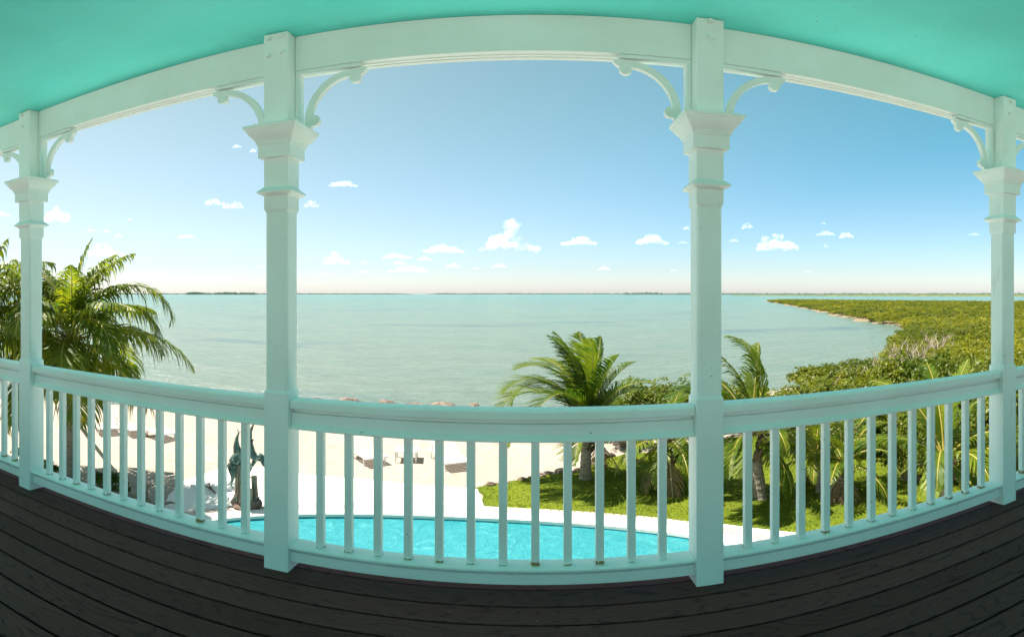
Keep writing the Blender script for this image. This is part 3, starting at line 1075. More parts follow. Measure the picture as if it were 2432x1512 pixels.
# stiff small palm behind the second lawn post
pd = at(1589.8, 1163.9, GZ)
rg = random.Random(24)
palm('fan_palm', 'small bushy palm with stiff upright leaves and a dark slim trunk, on the lawn', pd, 1.55, (0.0, 0.1), spread(26, rg, (1.5, 2.2), -45, 86, 0.2), FG, 0.10, 0, True, 0.62, 0.024, 0.35, 6, 2, 30)
pe = at(1805, 1185.7, GZ)
rg = random.Random(25)
fr = [(0.15, 68, 170, 3.5, 0.0), (L_ - 0.1, 88, 10, 3.3, 0.0), (L_ + 0.2, 68, -40, 3.3, 0.0), (L_ + 0.5, 50, -70, 3.0, -0.2), (0.1, 40, -50, 2.4, 0.0), (0.8, 84, 50, 2.8, 0.3), (2.2, 70, -20, 3.0, 0.2),
      (-1.5, 45, -85, 2.4, 0.0), (L_ + 0.9, 25, -85, 2.5, 0), (-0.7, 30, -80, 2.2, 0), (-1.0, 70, -60, 2.5, 0), (L_ - 0.7, 60, -60, 2.9, 0)] + spread(8, rg, (1.8, 2.6), -20, 60, 1.0)
palm('coconut_palm', 'palm with one tall upright frond beside the middle post, pale stout trunk', pe, 1.95, (-0.25, 0.0), fr, FG, 0.16, 0, True, 0.8, 0.024, 0.35, 7, 2, 56, sway=-0.4, fwd=0.9)
pf = at(1945, 1172, GZ)
rg = random.Random(26)
palm('areca_palm', 'low palm with pale curved frond stems and a thin dark trunk, on the lawn', pf, 1.25, (-0.05, 0.1), spread(16, rg, (1.7, 2.4), 0, 84, 0.5), FM, 0.085, 0, False, 0.55, 0.022, 0.7, 8, 2, 34)
pg = at(1994, 1184, GZ)
rg = random.Random(27)
palm('areca_palm', 'short palm with a shaggy brown trunk, fronds leaning over the lawn', pg, 1.05, (0.15, 0.1), spread(14, rg, (1.6, 2.3), 0, 82, 1.3) + [(0.3, 48, -30, 2.6, 0.0), (0.0, 30, -50, 2.4, 0)], FG, 0.14, 0, True, 0.6, 0.022, 0.5, 9, 3, 34)
ph = polar(2242, 13.6, GZ)
rg = random.Random(28)
fr = [(2.3, 62, -20, 3.2, 0.1), (2.0, 70, 0, 3.0, 0.2), (-0.1, 84, 55, 2.7, 0), (-0.7, 78, -30, 3.0, 0.0), (2.7, 40, -70, 3.0, 0), (-0.9, 50, -75, 2.7, 0), (-1.8, 35, -85, 2.6, 0), (0.6, 45, -50, 2.6, 0), (1.2, 80, 30, 2.8, 0), (-2.4, 40, -80, 2.4, 0)] + spread(8, rg, (1.9, 2.6), -20, 60, 0.4)
palm('coconut_palm', 'young palm in front of the mangroves, lifting arched fronds above the handrail', ph, 1.75, (0.0, 0.0), fr, FG, 0.12, 0, True, 0.78, 0.026, 0.45, 10, 1, 52, fwd=0.6)


# ------------------------------------------------------------------ bushes and mangroves
def leaf_blob(rx, ry, rz, nclump, nleaf, size, seed, lift=0.0, round_leaf=False):
    """Leaf faces scattered over sub-clumps on a dome; returns an MB (local, base at z = 0)."""
    rg = np.random.RandomState(seed)
    mb = MB()
    cl = []
    for i in range(nclump):
        a = rg.uniform(0, 2 * PI)
        rr = math.sqrt(rg.uniform(0.0, 1.0)) * 0.78
        hz = (1 - rr ** 2) ** 0.5 * rg.uniform(0.35, 1.0)
        cl.append((rr * math.cos(a) * rx, rr * math.sin(a) * ry, lift + hz * rz * 0.86, rg.uniform(0.22, 0.42)))
    per = max(1, nleaf // nclump)
    for cx, cy, cz, cr in cl:
        for _ in range(per):
            d = rg.normal(size=3)
            d /= np.linalg.norm(d)
            d[2] = abs(d[2]) * 0.9 - 0.25
            k = rg.uniform(0.55, 1.0) ** 0.5
            p = np.array([cx + d[0] * cr * rx * k, cy + d[1] * cr * ry * k, max(0.03, cz + d[2] * cr * rz * k)])
            nrm = d + rg.normal(size=3) * 0.55 + np.array([0, 0, 0.45])
            nrm /= np.linalg.norm(nrm)
            u = np.cross(nrm, rg.normal(size=3))
            u /= np.linalg.norm(u) + 1e-6
            v = np.cross(nrm, u)
            s_ = size * rg.uniform(0.65, 1.25)
            fold = nrm * s_ * 0.15
            if round_leaf:
                pts = [p - u * s_ * 0.5, p - v * s_ * 0.42 + fold, p + u * s_ * 0.5, p + v * s_ * 0.42 + fold]
            else:
                pts = [p - u * s_ * 0.62, p - v * s_ * 0.30 + fold, p + u * s_ * 0.62, p + v * s_ * 0.30 + fold]
            mb.add([tuple(q) for q in pts], [(0, 1, 2), (0, 2, 3)])
    return mb, cl


def stems_for(cl, rg, r0=0.03):
    mb = MB()
    for cx, cy, cz, cr in cl:
        b0 = Vector((cx * 0.12, cy * 0.12, -0.05))
        mid = Vector((cx * 0.55 + rg.uniform(-.1, .1), cy * 0.55 + rg.uniform(-.1, .1), cz * 0.5))
        mb.tube([b0, mid, Vector((cx, cy, cz))], [r0, r0 * 0.6, r0 * 0.25], 5, caps=False)
    return mb


bush_protos = []
for i in range(4):
    mb, cl = leaf_blob(1.55, 1.4, 2.3 + 0.25 * (i % 2), 26, 2300, 0.15, 50 + i, 0.15, True)
    st = stems_for(cl, random.Random(i), 0.035)
    bush_protos.append((mb.mesh('foliage', [M_BUSH], fix=False), st.mesh('stems', [M_TWIG], fix=False)))
# (px, py of the top, distance, width scale)
bushes = [(1440, 925, 22.5, 0.8), (1500, 905, 24, 0.95), (1560, 900, 25.5, 0.9), (1625, 915, 23, 0.95), (1480, 965, 21, 0.7), (1690, 915, 24, 1.0), (1745, 905, 24.5, 1.0), (1790, 915, 25, 0.9), (1835, 925, 26, 0.85),
          (1880, 916, 27, 0.9), (1905, 902, 27, 0.95), (1950, 905, 28, 0.95), (2000, 908, 28, 1.0), (2040, 900, 27, 0.95), (2085, 880, 26, 1.0), (2115, 850, 26, 1.05), (2160, 832, 26.5, 1.15), (2215, 845, 25, 1.1),
          (1850, 960, 21.0, 0.9), (1920, 955, 20.6, 0.9), (1985, 950, 20.2, 0.95), (2055, 940, 19.8, 0.95), (2125, 930, 19.5, 1.0), (2185, 925, 19.2, 1.0), (2245, 905, 19.5, 1.0), (2300, 900, 19.0, 1.0), (2350, 905, 18.0, 1.0), (2405, 900, 17.5, 1.0), (2290, 870, 23, 1.1), (2360, 860, 22, 1.1), (2430, 870, 21, 1.1),
          (2150, 1010, 16.8, 0.55), (2215, 1020, 16.5, 0.5), (2290, 1000, 16.2, 0.6), (2360, 1000, 15.8, 0.6), (2420, 1010, 15.6, 0.6)]
ORD = ['first', 'second', 'third', 'fourth', 'fifth', 'sixth', 'seventh', 'eighth', 'ninth', 'tenth', 'eleventh', 'twelfth', 'thirteenth', 'fourteenth', 'fifteenth', 'sixteenth', 'seventeenth', 'eighteenth', 'nineteenth', 'twentieth', 'last']
rowcount = {}
for i, (px, py, r, ws) in enumerate(bushes):
    g = SEA + 0.25 if r > 23.5 and px > 1800 else GZ
    topz = EYE - r * math.tan((py - Y0) / F)
    loc = polar(px, r, g)
    hs = (topz - g) / 2.45
    row = ('low front row' if r < 17 else 'row edging the lawn' if px < 1000 + 1400 and r < 21.5 and px > 1700 else 'clump under the mangroves' if px > 2270 else 'tall back row')
    rowcount[row] = rowcount.get(row, 0) + 1
    fo, st = bush_protos[i % 4]
    t = link('sea_grape_bush', None, None, loc, R.uniform(0, 6.28))
    tag(t, '%s sea grape bush from the windblown palm in the %s' % (ORD[rowcount[row] - 1], row), 'bush', 'sea grape bushes behind the lawn')
    t.scale = (ws, ws, hs)
    link('foliage', fo, t)
    link('stems', st, t)

# bare grey twigs standing in the shore scrub
tw = MB()
rg = random.Random(5)
for i in range(16):
    a = rg.uniform(0, 6.28)
    d = Vector((math.cos(a) * rg.uniform(0.2, 0.9), math.sin(a) * rg.uniform(0.2, 0.9), 1.3))
    p0 = Vector((0, 0, -0.1))
    p1 = p0 + d * rg.uniform(0.5, 0.9)
    p2 = p1 + Vector((d.x * 0.8, d.y * 0.8, 0.45)) * rg.uniform(0.5, 1.0) + Vector((rg.uniform(-.2, .2), rg.uniform(-.2, .2), 0.2))
    tw.tube([p0, p1, p2], [0.03, 0.022, 0.008], 4, caps=False)
    for _ in range(4):
        q = p1.lerp(p2, rg.random())
        tw.tube([q, q + Vector((rg.uniform(-.35, .35), rg.uniform(-.35, .35), rg.uniform(0.1, 0.5)))], [0.012, 0.005], 3, caps=False)
tw_me = tw.mesh('twigs', [M_TWIG], fix=False)
twl = [(1935, 915, 29, 1.0), (1975, 912, 29.5, 1.1), (2030, 880, 30, 1.3), (2075, 850, 31, 1.3), (2110, 815, 33, 1.4), (2180, 790, 42, 1.6), (2225, 775, 52, 2.0), (2150, 905, 24, 0.9), (2060, 905, 28, 1.0), (2130, 800, 44, 1.7)]
for i, (px, py, r, s_) in enumerate(twl):
    topz = EYE - r * math.tan((py - Y0) / F)
    o = link('bare_shrub', tw_me, None, polar(px, r, SEA + 0.2), R.uniform(0, 6))
    k = (topz - SEA) / 2.2
    o.scale = (s_, s_, k)
    tag(o, '%s bare grey shrub along the cove shore from the garden' % ORD[sorted(twl, key=lambda q_: q_[2]).index(twl[i])], 'shrub', 'bare grey shrubs on the cove shore')

# the mangrove flats: one mass
cl_ = bpy.data.collections.new('mangrove_sources')
for i in range(4):
    mb, c_ = leaf_blob(1.3, 1.3, 2.0, 14, 420, 0.26, 90 + i, 0.1)
    o = bpy.data.objects.new('mangrove_clump', mb.mesh('mangrove_clump', [M_MANG], fix=False))
    cl_.objects.link(o)
rg = np.random.RandomState(11)
pts, scl = [], []
th = np.concatenate([rg.uniform(0.36, 1.25, 9000), rg.uniform(0.36, 1.0, 16000)])
lr = np.concatenate([np.exp(rg.uniform(math.log(24), math.log(110), 9000)), np.sqrt(rg.uniform(60 ** 2, 460 ** 2, 16000))])
PP = np.stack([lr * np.sin(th), lr * np.cos(th)], 1)
SDP = shore_sd(PP)
for (x, y), s_, r in zip(PP, SDP, lr):
    if s_ < 0.7 + r * 0.004 + 1.2 * mnoise.noise(Vector((x * .1, y * .1, 0))) or is_mangrove(x, y) < 1.5:
        continue
    if r < 26 and math.atan2(x, y) < 0.9:
        continue
    hgt = 0.95 + 0.15 * mnoise.noise(Vector((x * 0.03, y * 0.03, 4))) + 0.15 * mnoise.noise(Vector((x * 0.2, y * 0.2, 4)))
    edge = min(1.0, 0.55 + s_ / 30)
    pts.append((x, y, SEA + 0.2))
    scl.append(((0.8 + r / 300) * rg.uniform(0.75, 1.3), hgt * edge * rg.uniform(0.82, 1.2)))
me = bpy.data.meshes.new('mangroves')
me.from_pydata(pts, [], [])
a_ = me.attributes.new('scl', 'FLOAT_VECTOR', 'POINT')
a_.data.foreach_set('vector', np.array([(w, w, h) for w, h in scl], float).ravel())
me.materials.append(M_MANG)
mang = link('mangroves', me)
tag(mang, 'low olive green mangroves covering the flats beyond the cove', 'mangroves', None, 'stuff')
ng = bpy.data.node_groups.new('scatter', 'GeometryNodeTree')
ng.interface.new_socket('Geometry', in_out='INPUT', socket_type='NodeSocketGeometry')
ng.interface.new_socket('Geometry', in_out='OUTPUT', socket_type='NodeSocketGeometry')
gi, go = ng.nodes.new('NodeGroupInput'), ng.nodes.new('NodeGroupOutput')
ip = ng.nodes.new('GeometryNodeInstanceOnPoints')
ci = ng.nodes.new('GeometryNodeCollectionInfo')
ci.inputs['Collection'].default_value = cl_
ci.inputs['Separate Children'].default_value = True
ci.inputs['Reset Children'].default_value = True
rv = ng.nodes.new('FunctionNodeRandomValue')
rv.data_type = 'FLOAT_VECTOR'
rv.inputs[0].default_value = (0, 0, 0)
rv.inputs[1].default_value = (0.12, 0.12, 6.28)
na = ng.nodes.new('GeometryNodeInputNamedAttribute')
na.data_type = 'FLOAT_VECTOR'
na.inputs['Name'].default_value = 'scl'
ng.links.new(gi.outputs[0], ip.inputs['Points'])
ng.links.new(ci.outputs[0], ip.inputs['Instance'])
ip.inputs['Pick Instance'].default_value = True
ng.links.new(rv.outputs[0], ip.inputs['Rotation'])
ng.links.new(na.outputs[0], ip.inputs['Scale'])
ng.links.new(ip.outputs[0], go.inputs[0])
md = mang.modifiers.new('scatter', 'NODES')
md.node_group = ng


# ------------------------------------------------------------------ far shores
def ribbon(name, px0, px1, r0, r1, hgt, m, seed, step=1.5, depth=0.08, taper=0.04):
    """A long low wooded shore with a bumpy canopy: front slope, top, back slope."""
    mb = MB()
    n_ = max(8, int((px1 - px0) / step))
    rows = []
    for i in range(n_ + 1):
        s_ = i / n_
        px = px0 + (px1 - px0) * s_
        r = r0 + (r1 - r0) * s_
        k = min(1.0, s_ / taper, (1 - s_) / taper)
        h = hgt * max(0.05, k) * (0.72 + 0.4 * mnoise.noise(Vector((px * 0.13, seed, 0))) + 0.3 * mnoise.noise(Vector((px * 0.025, seed, 3))))
        rows.append([polar(px, r, SEA - 0.3), polar(px, r * (1 + depth * 0.04), SEA + h * 0.75), polar(px, r * (1 + depth * 0.25), SEA + h), polar(px, r * (1 + depth * 0.7), SEA + h * 0.95), polar(px, r * (1 + depth), SEA - 0.3)])
    vs = [q for rw in rows for q in rw]
    fs = [(i * 5 + j, i * 5 + j + 1, (i + 1) * 5 + j + 1, (i + 1) * 5 + j) for i in range(n_) for j in range(4)]
    mb.add(vs, fs)
    return solid(name, mb, m, tuple(polar((px0 + px1) / 2, (r0 + r1) / 2, SEA)), smooth=False)


tag(ribbon('island', 438, 612, 4300, 4300, 24, M_FARLAND, 1.0), 'small wooded island on the horizon between coconut palm and sculpture post', 'island')
tag(ribbon('island', 1478, 1576, 4200, 4200, 22, M_FARLAND, 2.0), 'small clump of island trees on the horizon beside the middle post', 'island')
structure(ribbon('far_shore', -60, 990, 6500, 6500, 17, M_FARLAND, 3.0))
structure(ribbon('far_shore', 1005, 1800, 6800, 6400, 18, M_FARLAND, 4.0))
structure(ribbon('far_shore', 1560, 2900, 3600, 2900, 14, M_FARLAND, 5.0, depth=0.2))
mb = None
structure(ribbon('marsh', 1740, 2900, 1700, 1050, 5.0, M_FARLAND2, 6.0, depth=0.6, taper=0.3))

# a distant white sail
sp_ = polar(1178, 4000, SEA)
t = thing('sailboat', 'tiny white sailboat far out on the horizon', 'sailboat', sp_)
mb = MB()
mb.loft([[(sp_.x - 6, sp_.y, sp_.z), (sp_.x - 3, sp_.y - 1.5, sp_.z), (sp_.x + 6, sp_.y - 1.3, sp_.z), (sp_.x + 6, sp_.y + 1.3, sp_.z), (sp_.x - 3, sp_.y + 1.5, sp_.z)],
         [(sp_.x - 7.5, sp_.y, sp_.z + 1.6), (sp_.x - 3, sp_.y - 2, sp_.z + 1.4), (sp_.x + 6.5, sp_.y - 1.6, sp_.z + 1.3), (sp_.x + 6.5, sp_.y + 1.6, sp_.z + 1.3), (sp_.x - 3, sp_.y + 2, sp_.z + 1.4)]])
part('hull', mb, M_SAIL, t)
mb = MB()
mb.tube([(sp_.x - 1, sp_.y, sp_.z + 1.3), (sp_.x - 1, sp_.y, sp_.z + 17)], 0.15, 6)
part('mast', mb, M_POLE, t)
mb = MB()
mb.add([(sp_.x - 0.7, sp_.y - 0.1, sp_.z + 2.5), (sp_.x + 5.5, sp_.y - 0.5, sp_.z + 2.5), (sp_.x - 0.7, sp_.y - 0.1, sp_.z + 16.5), (sp_.x - 0.7, sp_.y + 0.1, sp_.z + 2.5), (sp_.x + 5.5, sp_.y + 0.1, sp_.z + 2.5), (sp_.x - 0.7, sp_.y + 0.1, sp_.z + 16.5)],
       [(0, 1, 2), (5, 4, 3), (0, 3, 4, 1), (1, 4, 5, 2), (2, 5, 3, 0)])
part('sail', mb, M_SAIL, t)


# ------------------------------------------------------------------ rocks
def rock_mb(c, rx, ry, rz, seed, sub=3):
    bm = bmesh.new()
    bmesh.ops.create_icosphere(bm, subdivisions=sub, radius=1.0)
    for v in bm.verts:
        k = 1 + 0.28 * mnoise.noise(v.co * 1.3 + Vector((seed * 3.1, 0, 0))) + 0.16 * mnoise.noise(v.co * 3.1 + Vector((0, seed * 2.7, 0))) + 0.08 * mnoise.noise(v.co * 7 + Vector((0, 0, seed)))
        q = v.co * k
        q.z = max(q.z, -0.5)
        v.co = Vector((q.x * rx, q.y * ry, q.z * rz)) + Vector(c)
    mb = MB()
    bm.verts.index_update()
    mb.add([v.co[:] for v in bm.verts], [[v.index for v in f.verts] for f in bm.faces])
    bm.free()
    return mb


shore_rocks = [(746, 947, 64, 11, 'widest flat shore rock, beside the sculpture post'), (834, 950, 66, 15, 'long humped shore rock, second from the sculpture post'), (917, 955, 50, 17, 'tallest rounded shore rock, third from the sculpture post'),
               (984, 961, 56, 10, 'low broken shore rock, fourth from the sculpture post'), (1050, 962, 60, 17, 'knobbly shore rock with an ochre top, fifth from the sculpture post'), (1125, 964, 22, 14, 'small pale shore rock nearest to the wind blown palm')]
for i, (px, py, w, h, lab) in enumerate(shore_rocks):
    r = 30.5
    q = polar(px, r, GZ - 0.35)
    zt = EYE - r * math.tan((py - h * 0.45 - Y0) / F)
    hz = zt - q.z
    mb = rock_mb(q, w * r / F / 2 * 1.05, 0.55, hz * 0.92, i + 1)
    tag(solid('shore_rock', mb, M_ROCK, tuple(q)), lab, 'rock', 'rocks along the waterline')
lr_ = [(1284, 1132, 0.16), (1300, 1127, 0.13), (1335, 1122, 0.2), (1352, 1126, 0.16), (1372, 1119, 0.14), (1420, 1095, 0.2), (1432, 1088, 0.24), (1448, 1084, 0.18), (1240, 1141, 0.13), (1200, 1149, 0.12), (1165, 1154, 0.14), (2190, 1143, 0.22), (2235, 1141, 0.26), (2262, 1138, 0.2), (1262, 1137, 0.11), (1186, 1152, 0.1)]
for i, (px, py, r_) in enumerate(lr_):
    q = at(px, py, GZ)
    mb = rock_mb(q + Vector((0, 0, r_ * 0.2)), r_ * 1.2, r_, r_ * 0.75, 20 + i, 2)
    side = 'under the bushes' if px > 2000 else 'between lawn and beach'
    tag(solid('edging_rock', mb, M_ROCK, tuple(q)), '%s pale rock %s from the %s' % (ORD[sorted(q_[0] for q_ in lr_ if (q_[0] > 2000) == (px > 2000)).index(px)], side, 'pool patio' if px < 2000 else 'middle post'), 'rock', 'small rocks ' + side)


# ------------------------------------------------------------------ beach furniture
def lounger_proto(loc, rotz, label):
    t = thing('sun_lounger', label, 'sun lounger', loc, 'sun loungers on the beach', rotz)
    W = 0.40
    mb = MB()
    for sy in (-1, 1):
        mb.tube([(-0.95, sy * W, 0.30), (0.0, sy * W, 0.30), (0.95, sy * W, 0.30)], 0.03, 6)
    for x in (-0.92, -0.2, 0.93):
        mb.tube([(x, -W, 0.30), (x, W, 0.30)], 0.025, 6)
    link('frame', mb.mesh('frame', [M_LOUNGE]), t)
    for x in (-0.7, 0.7):
        for sy in (-1, 1):
            mb = MB()
            mb.tube([(x, sy * W, 0.30), (x + 0.06 * (1 if x > 0 else -1), sy * W, 0.0)], 0.026, 6)
            link('leg', mb.mesh('leg', [M_LOUNGE]), t)
    mb = MB()
    mb.box(-0.055, 0.055, -W + 0.03, W - 0.03, 0.315, 0.333)
    slat_me = mb.mesh('slat', [M_SLING])
    for k_ in range(8):
        link('slat', slat_me, t, (-0.13 + 0.143 * k_, 0, 0))
    mb = MB()
    ang = math.radians(38)
    ca, sa = math.cos(ang), math.sin(ang)
    pr = [(-0.2, 0.318), (-0.2, 0.34), (-0.2 - 0.75 * ca, 0.34 + 0.75 * sa), (-0.2 - 0.75 * ca - 0.012, 0.32 + 0.75 * sa)]
    mb.prism(pr, 'y', -W + 0.02, W - 0.02)
    br = link('backrest', mb.mesh('backrest', [M_SLING]), t)
    for sy in (-1, 1):
        mb = MB()
        mb.tube([(-0.2, sy * W, 0.33), (-0.2 - 0.78 * ca, sy * W, 0.33 + 0.78 * sa)], 0.024, 6)
        link('backrest_rail', mb.mesh('backrest_rail', [M_LOUNGE]), br)
        mb = MB()
        mb.tube([(-0.2 - 0.5 * ca, sy * W * 0.95, 0.33 + 0.5 * sa), (-0.75, sy * W * 0.95, 0.30)], 0.016, 6)
        link('support_bar', mb.mesh('support_bar', [M_LOUNGE]), br)
    return t


q = at(1066, 1100, GZ)
lp = lounger_proto(q, math.radians(-62), 'white framed sun lounger on the side of the white table towards the lawn')
specs = [(at(868, 1090, GZ), -48, 'white framed sun lounger on the sculpture side of the white table'), (at(250, 1022, GZ), -35, 'pale sun lounger on the beach nearest to the coconut palm trunk'),
         (at(312, 1025, GZ), -25, 'pale sun lounger on the beach in the middle of three'), (at(372, 1036, GZ), -20, 'pale sun lounger on the beach under the lowest palm frond tip')]
for loc, a, lab in specs:
    c = copy_tree(lp)
    c.location = loc
    c.rotation_euler = (0, 0, math.radians(a))
    c['label'] = lab
q = at(965, 1092, GZ)
t = thing('beach_table', 'low square white table on the sand between two sun loungers', 'table', q, None, 0.15)
mb = MB()
mb.box(-0.40, 0.40, -0.36, 0.36, 0.385, 0.42)
bev(link('table_top', mb.mesh('table_top', [M_LOUNGE]), t), 0.008)
for sx in (-1, 1):
    for sy in (-1, 1):
        mb = MB()
        mb.loft([[(sx * 0.35 + dx, sy * 0.31 + dy, zz) for dx, dy in ((-w, -w), (w, -w), (w, w), (-w, w))] for zz, w in ((0.0, 0.022), (0.384, 0.032))])
        link('leg', mb.mesh('leg', [M_LOUNGE]), t)


# ------------------------------------------------------------------ bronze dolphin sculpture on pilings
def dolphin(pts, r):
    """Body along pts (tail first), with beak, dorsal fin, flippers and flukes."""
    mb = MB()
    P = [Vector(q) for q in pts]
    fine = []
    for i in range(len(P) - 1):
        p0, p1, p2, p3 = P[max(i - 1, 0)], P[i], P[i + 1], P[min(i + 2, len(P) - 1)]
        for k in range(5):
            u = k / 5
            fine.append(0.5 * ((2 * p1) + (p2 - p0) * u + (2 * p0 - 5 * p1 + 4 * p2 - p3) * u * u + (3 * p1 - p0 - 3 * p2 + p3) * u ** 3))
    fine.append(P[-1])
    n_ = len(fine) - 1
    rad = []
    for i in range(n_ + 1):
        s_ = i / n_
        k = float(np.interp(s_, [0, 0.08, 0.25, 0.45, 0.62, 0.76, 0.86, 0.905, 0.93, 1.0], [0.14, 0.16, 0.42, 0.82, 1.0, 0.92, 0.72, 0.50, 0.24, 0.15]))
        rad.append(r * k)
    mb.tube(fine, rad, 10)
    d0 = (fine[0] - fine[3]).normalized()
    sd_ = d0.cross(Vector((0.2, 1, 0.1))).normalized()
    q = fine[0]
    for sg in (-1, 1):
        a, b_, c = q - d0 * 0.04, q + d0 * 0.10 + sd_ * sg * 0.17, q + d0 * 0.02 + sd_ * sg * 0.05
        nn_ = d0.cross(sd_) * 0.014
        mb.add([a + nn_, b_ + nn_ * .3, c + nn_, a - nn_, b_ - nn_ * .3, c - nn_], [(0, 1, 2), (5, 4, 3), (0, 3, 4, 1), (1, 4, 5, 2), (2, 5, 3, 0)])
    i = int(n_ * 0.55)
    d = (fine[i + 1] - fine[i]).normalized()
    for dirn, off, ln_ in ((d.cross(Vector((0, 1, 0))).normalized(), 0.0, 0.09), (Vector((0, -1, 0)), 0.2, 0.11), (Vector((0, 1, 0)), 0.2, 0.11)):
        j = min(n_ - 1, int(n_ * (0.5 + off)))
        q = fine[j] + dirn * rad[j] * 0.8
        nn_ = d.cross(dirn).normalized() * 0.014
        tri_ = [q - d * 0.07, q + d * 0.07, q + dirn * ln_ - d * 0.10]
        mb.add([v + nn_ for v in tri_[:2]] + [tri_[2] + nn_ * .2] + [v - nn_ for v in tri_[:2]] + [tri_[2] - nn_ * .2], [(0, 1, 2), (5, 4, 3), (0, 3, 4, 1), (1, 4, 5, 2), (2, 5, 3, 0)])
    return mb


sb = at(586, 1207, GZ)
sb.z = PZ
ux = Vector((math.cos((586 - X0) / F), -math.sin((586 - X0) / F), 0))     # picture right
uy = Vector((-ux.y, ux.x, 0))


def S(u, w, h):
    return sb + ux * (u * (0.92 if h > 0.5 else 1.0)) + uy * w + Vector((0, 0, h))


t = thing('bronze_sculpture', 'green bronze sculpture of leaping dolphins on wooden pilings beside the pool', 'sculpture', sb)
part('rock_base', rock_mb(sb + Vector((0, 0, 0.08)), 0.44, 0.36, 0.22, 77), M_ROCK, t, smooth=False)
for (u, w, h0, r_) in ((-0.25, 0.0, 1.28, 0.095), (-0.06, 0.14, 1.05, 0.085), (0.22, 0.02, 0.92, 0.085), (0.10, -0.15, 0.6, 0.07), (-0.14, -0.14, 0.75, 0.075)):
    mb = MB()
    mb.tube([S(u, w, 0.05), S(u * 0.97, w, h0 * 0.5), S(u * 0.95, w, h0 - 0.02), S(u * 0.95, w, h0)], [r_ * 1.08, r_, r_ * 0.97, r_ * 0.86], 12)
    part('piling', mb, M_PILE, t)
for pts, r_ in (([S(-0.22, 0, 2.20), S(-0.30, 0, 1.95), S(-0.26, 0, 1.62), S(-0.08, 0, 1.34), S(0.16, 0.02, 1.18)], 0.135),
                ([S(-0.46, -0.05, 0.66), S(-0.40, -0.05, 0.92), S(-0.42, -0.05, 1.22), S(-0.28, -0.05, 1.50), S(-0.02, -0.05, 1.72)], 0.145),
                ([S(0.22, 0.02, 2.46), S(0.10, 0, 2.2), S(0.05, 0, 1.9), S(0.14, 0, 1.58), S(0.36, 0, 1.36)], 0.13),
                ([S(0.06, 0.1, 0.92), S(0.16, 0.1, 1.2), S(0.30, 0.08, 1.46), S(0.44, 0.05, 1.42), S(0.54, 0.02, 1.12)], 0.10)):
    part('dolphin', dolphin(pts, r_), M_BRONZE, t, smooth=True)
for k in range(7):
    a = k * 0.9
    mb = MB()
    c = S(0.26 * math.cos(a) - 0.02, 0.22 * math.sin(a), 0.12)
    for j in range(4):
        b2 = a + j * 1.5
        mb.tube([c, c + Vector((0.06 * math.cos(b2), 0.06 * math.sin(b2), 0.14)), c + Vector((0.13 * math.cos(b2), 0.13 * math.sin(b2), 0.22 + 0.03 * j))], [0.035, 0.028, 0.008], 6)
    part('coral_sprig', mb, M_BRONZE, t, smooth=True)

# ------------------------------------------------------------------ things round the coconut palm
a_, b_ = pa + Vector((0.12, -0.02, 2.15)), at(326, 1182, GZ)
mb = MB()
mb.tube([a_, a_.lerp(b_, 0.33) + Vector((0, 0, -0.03)), a_.lerp(b_, 0.66) + Vector((0, 0, -0.03)), b_ + Vector((0, 0, -0.03))], [0.05, 0.055, 0.058, 0.06], 8)
tag(solid('wooden_prop', mb, M_POLE, tuple(b_), smooth=True), 'long wooden pole propping the coconut palm trunk', 'pole')
for i, (px, py, s_, lab) in enumerate([(238, 1158, 0.36, 'small glossy green shrub beside the coconut palm foot'), (272, 1172, 0.42, 'broad glossy green shrub at the foot of the wooden prop'), (118, 1132, 0.34, 'small green shrub peeping out past the end post'), (60, 1095, 0.4, 'green shrub seen past the end post near the photo edge')]):
    mb, cl = leaf_blob(1.3, 1.2, 1.4, 12, 260, 0.34, 300 + i, 0.05, True)
    t = thing('shrub', lab, 'shrub', at(px, py, GZ), 'shrubs round the coconut palm')
    t.scale = (s_, s_, s_ * 1.15)
    link('foliage', mb.mesh('foliage', [M_SHRUB], fix=False), t)
    link('stems', stems_for(cl, random.Random(i), 0.05).mesh('stems', [M_TWIG], fix=False), t)
q = at(345, 1196, GZ)
mb = MB()
mb.tube([q + Vector((-0.5, 0.3, 0.1)), q + Vector((0.0, 0.0, 0.13)), q + Vector((0.7, -0.25, 0.08)), q + Vector((1.25, -0.3, 0.05))], [0.06, 0.10, 0.08, 0.02], 8)
mb.tube([q + Vector((0.0, 0.0, 0.13)), q + Vector((-0.05, 0.1, 0.42)), q + Vector((0.1, 0.1, 0.62))], [0.07, 0.04, 0.012], 7)
mb.tube([q + Vector((0.5, -0.15, 0.1)), q + Vector((0.8, 0.1, 0.22)), q + Vector((1.0, 0.15, 0.2))], [0.06, 0.035, 0.012], 7)
tag(solid('driftwood', mb, M_PILE, tuple(q), smooth=True), 'forked driftwood log lying on sand beside the pole foot', 'driftwood')
q = at(503, 1168, GZ)
mb = MB()
g = q + Vector((0, 0, 0.09))
mb.tube([g + Vector((-0.30, 0.3, 0.05)), g, g + Vector((0.25, -0.2, 0.0))], [0.012, 0.03, 0.02], 6)
mb.tube([g, g + Vector((-0.38, 0.05, 0.08))], [0.025, 0.010], 6)
rgb = random.Random(4)
for k in range(7):
    e_ = g.lerp(g + Vector((-0.30, 0.3, 0.05)), rgb.random())
    m_ = e_ + Vector((rgb.uniform(-.08, .08), rgb.uniform(-.08, .08), rgb.uniform(0.0, .06)))
    mb.tube([e_, m_, m_ + Vector((rgb.uniform(-.08, .04), rgb.uniform(-.03, .1), 0.03))], [0.012, 0.008, 0.003], 5)
tag(solid('dead_branch', mb, M_HUSK, tuple(q)), 'dark forked dead branch lying on the white patio', 'branch')

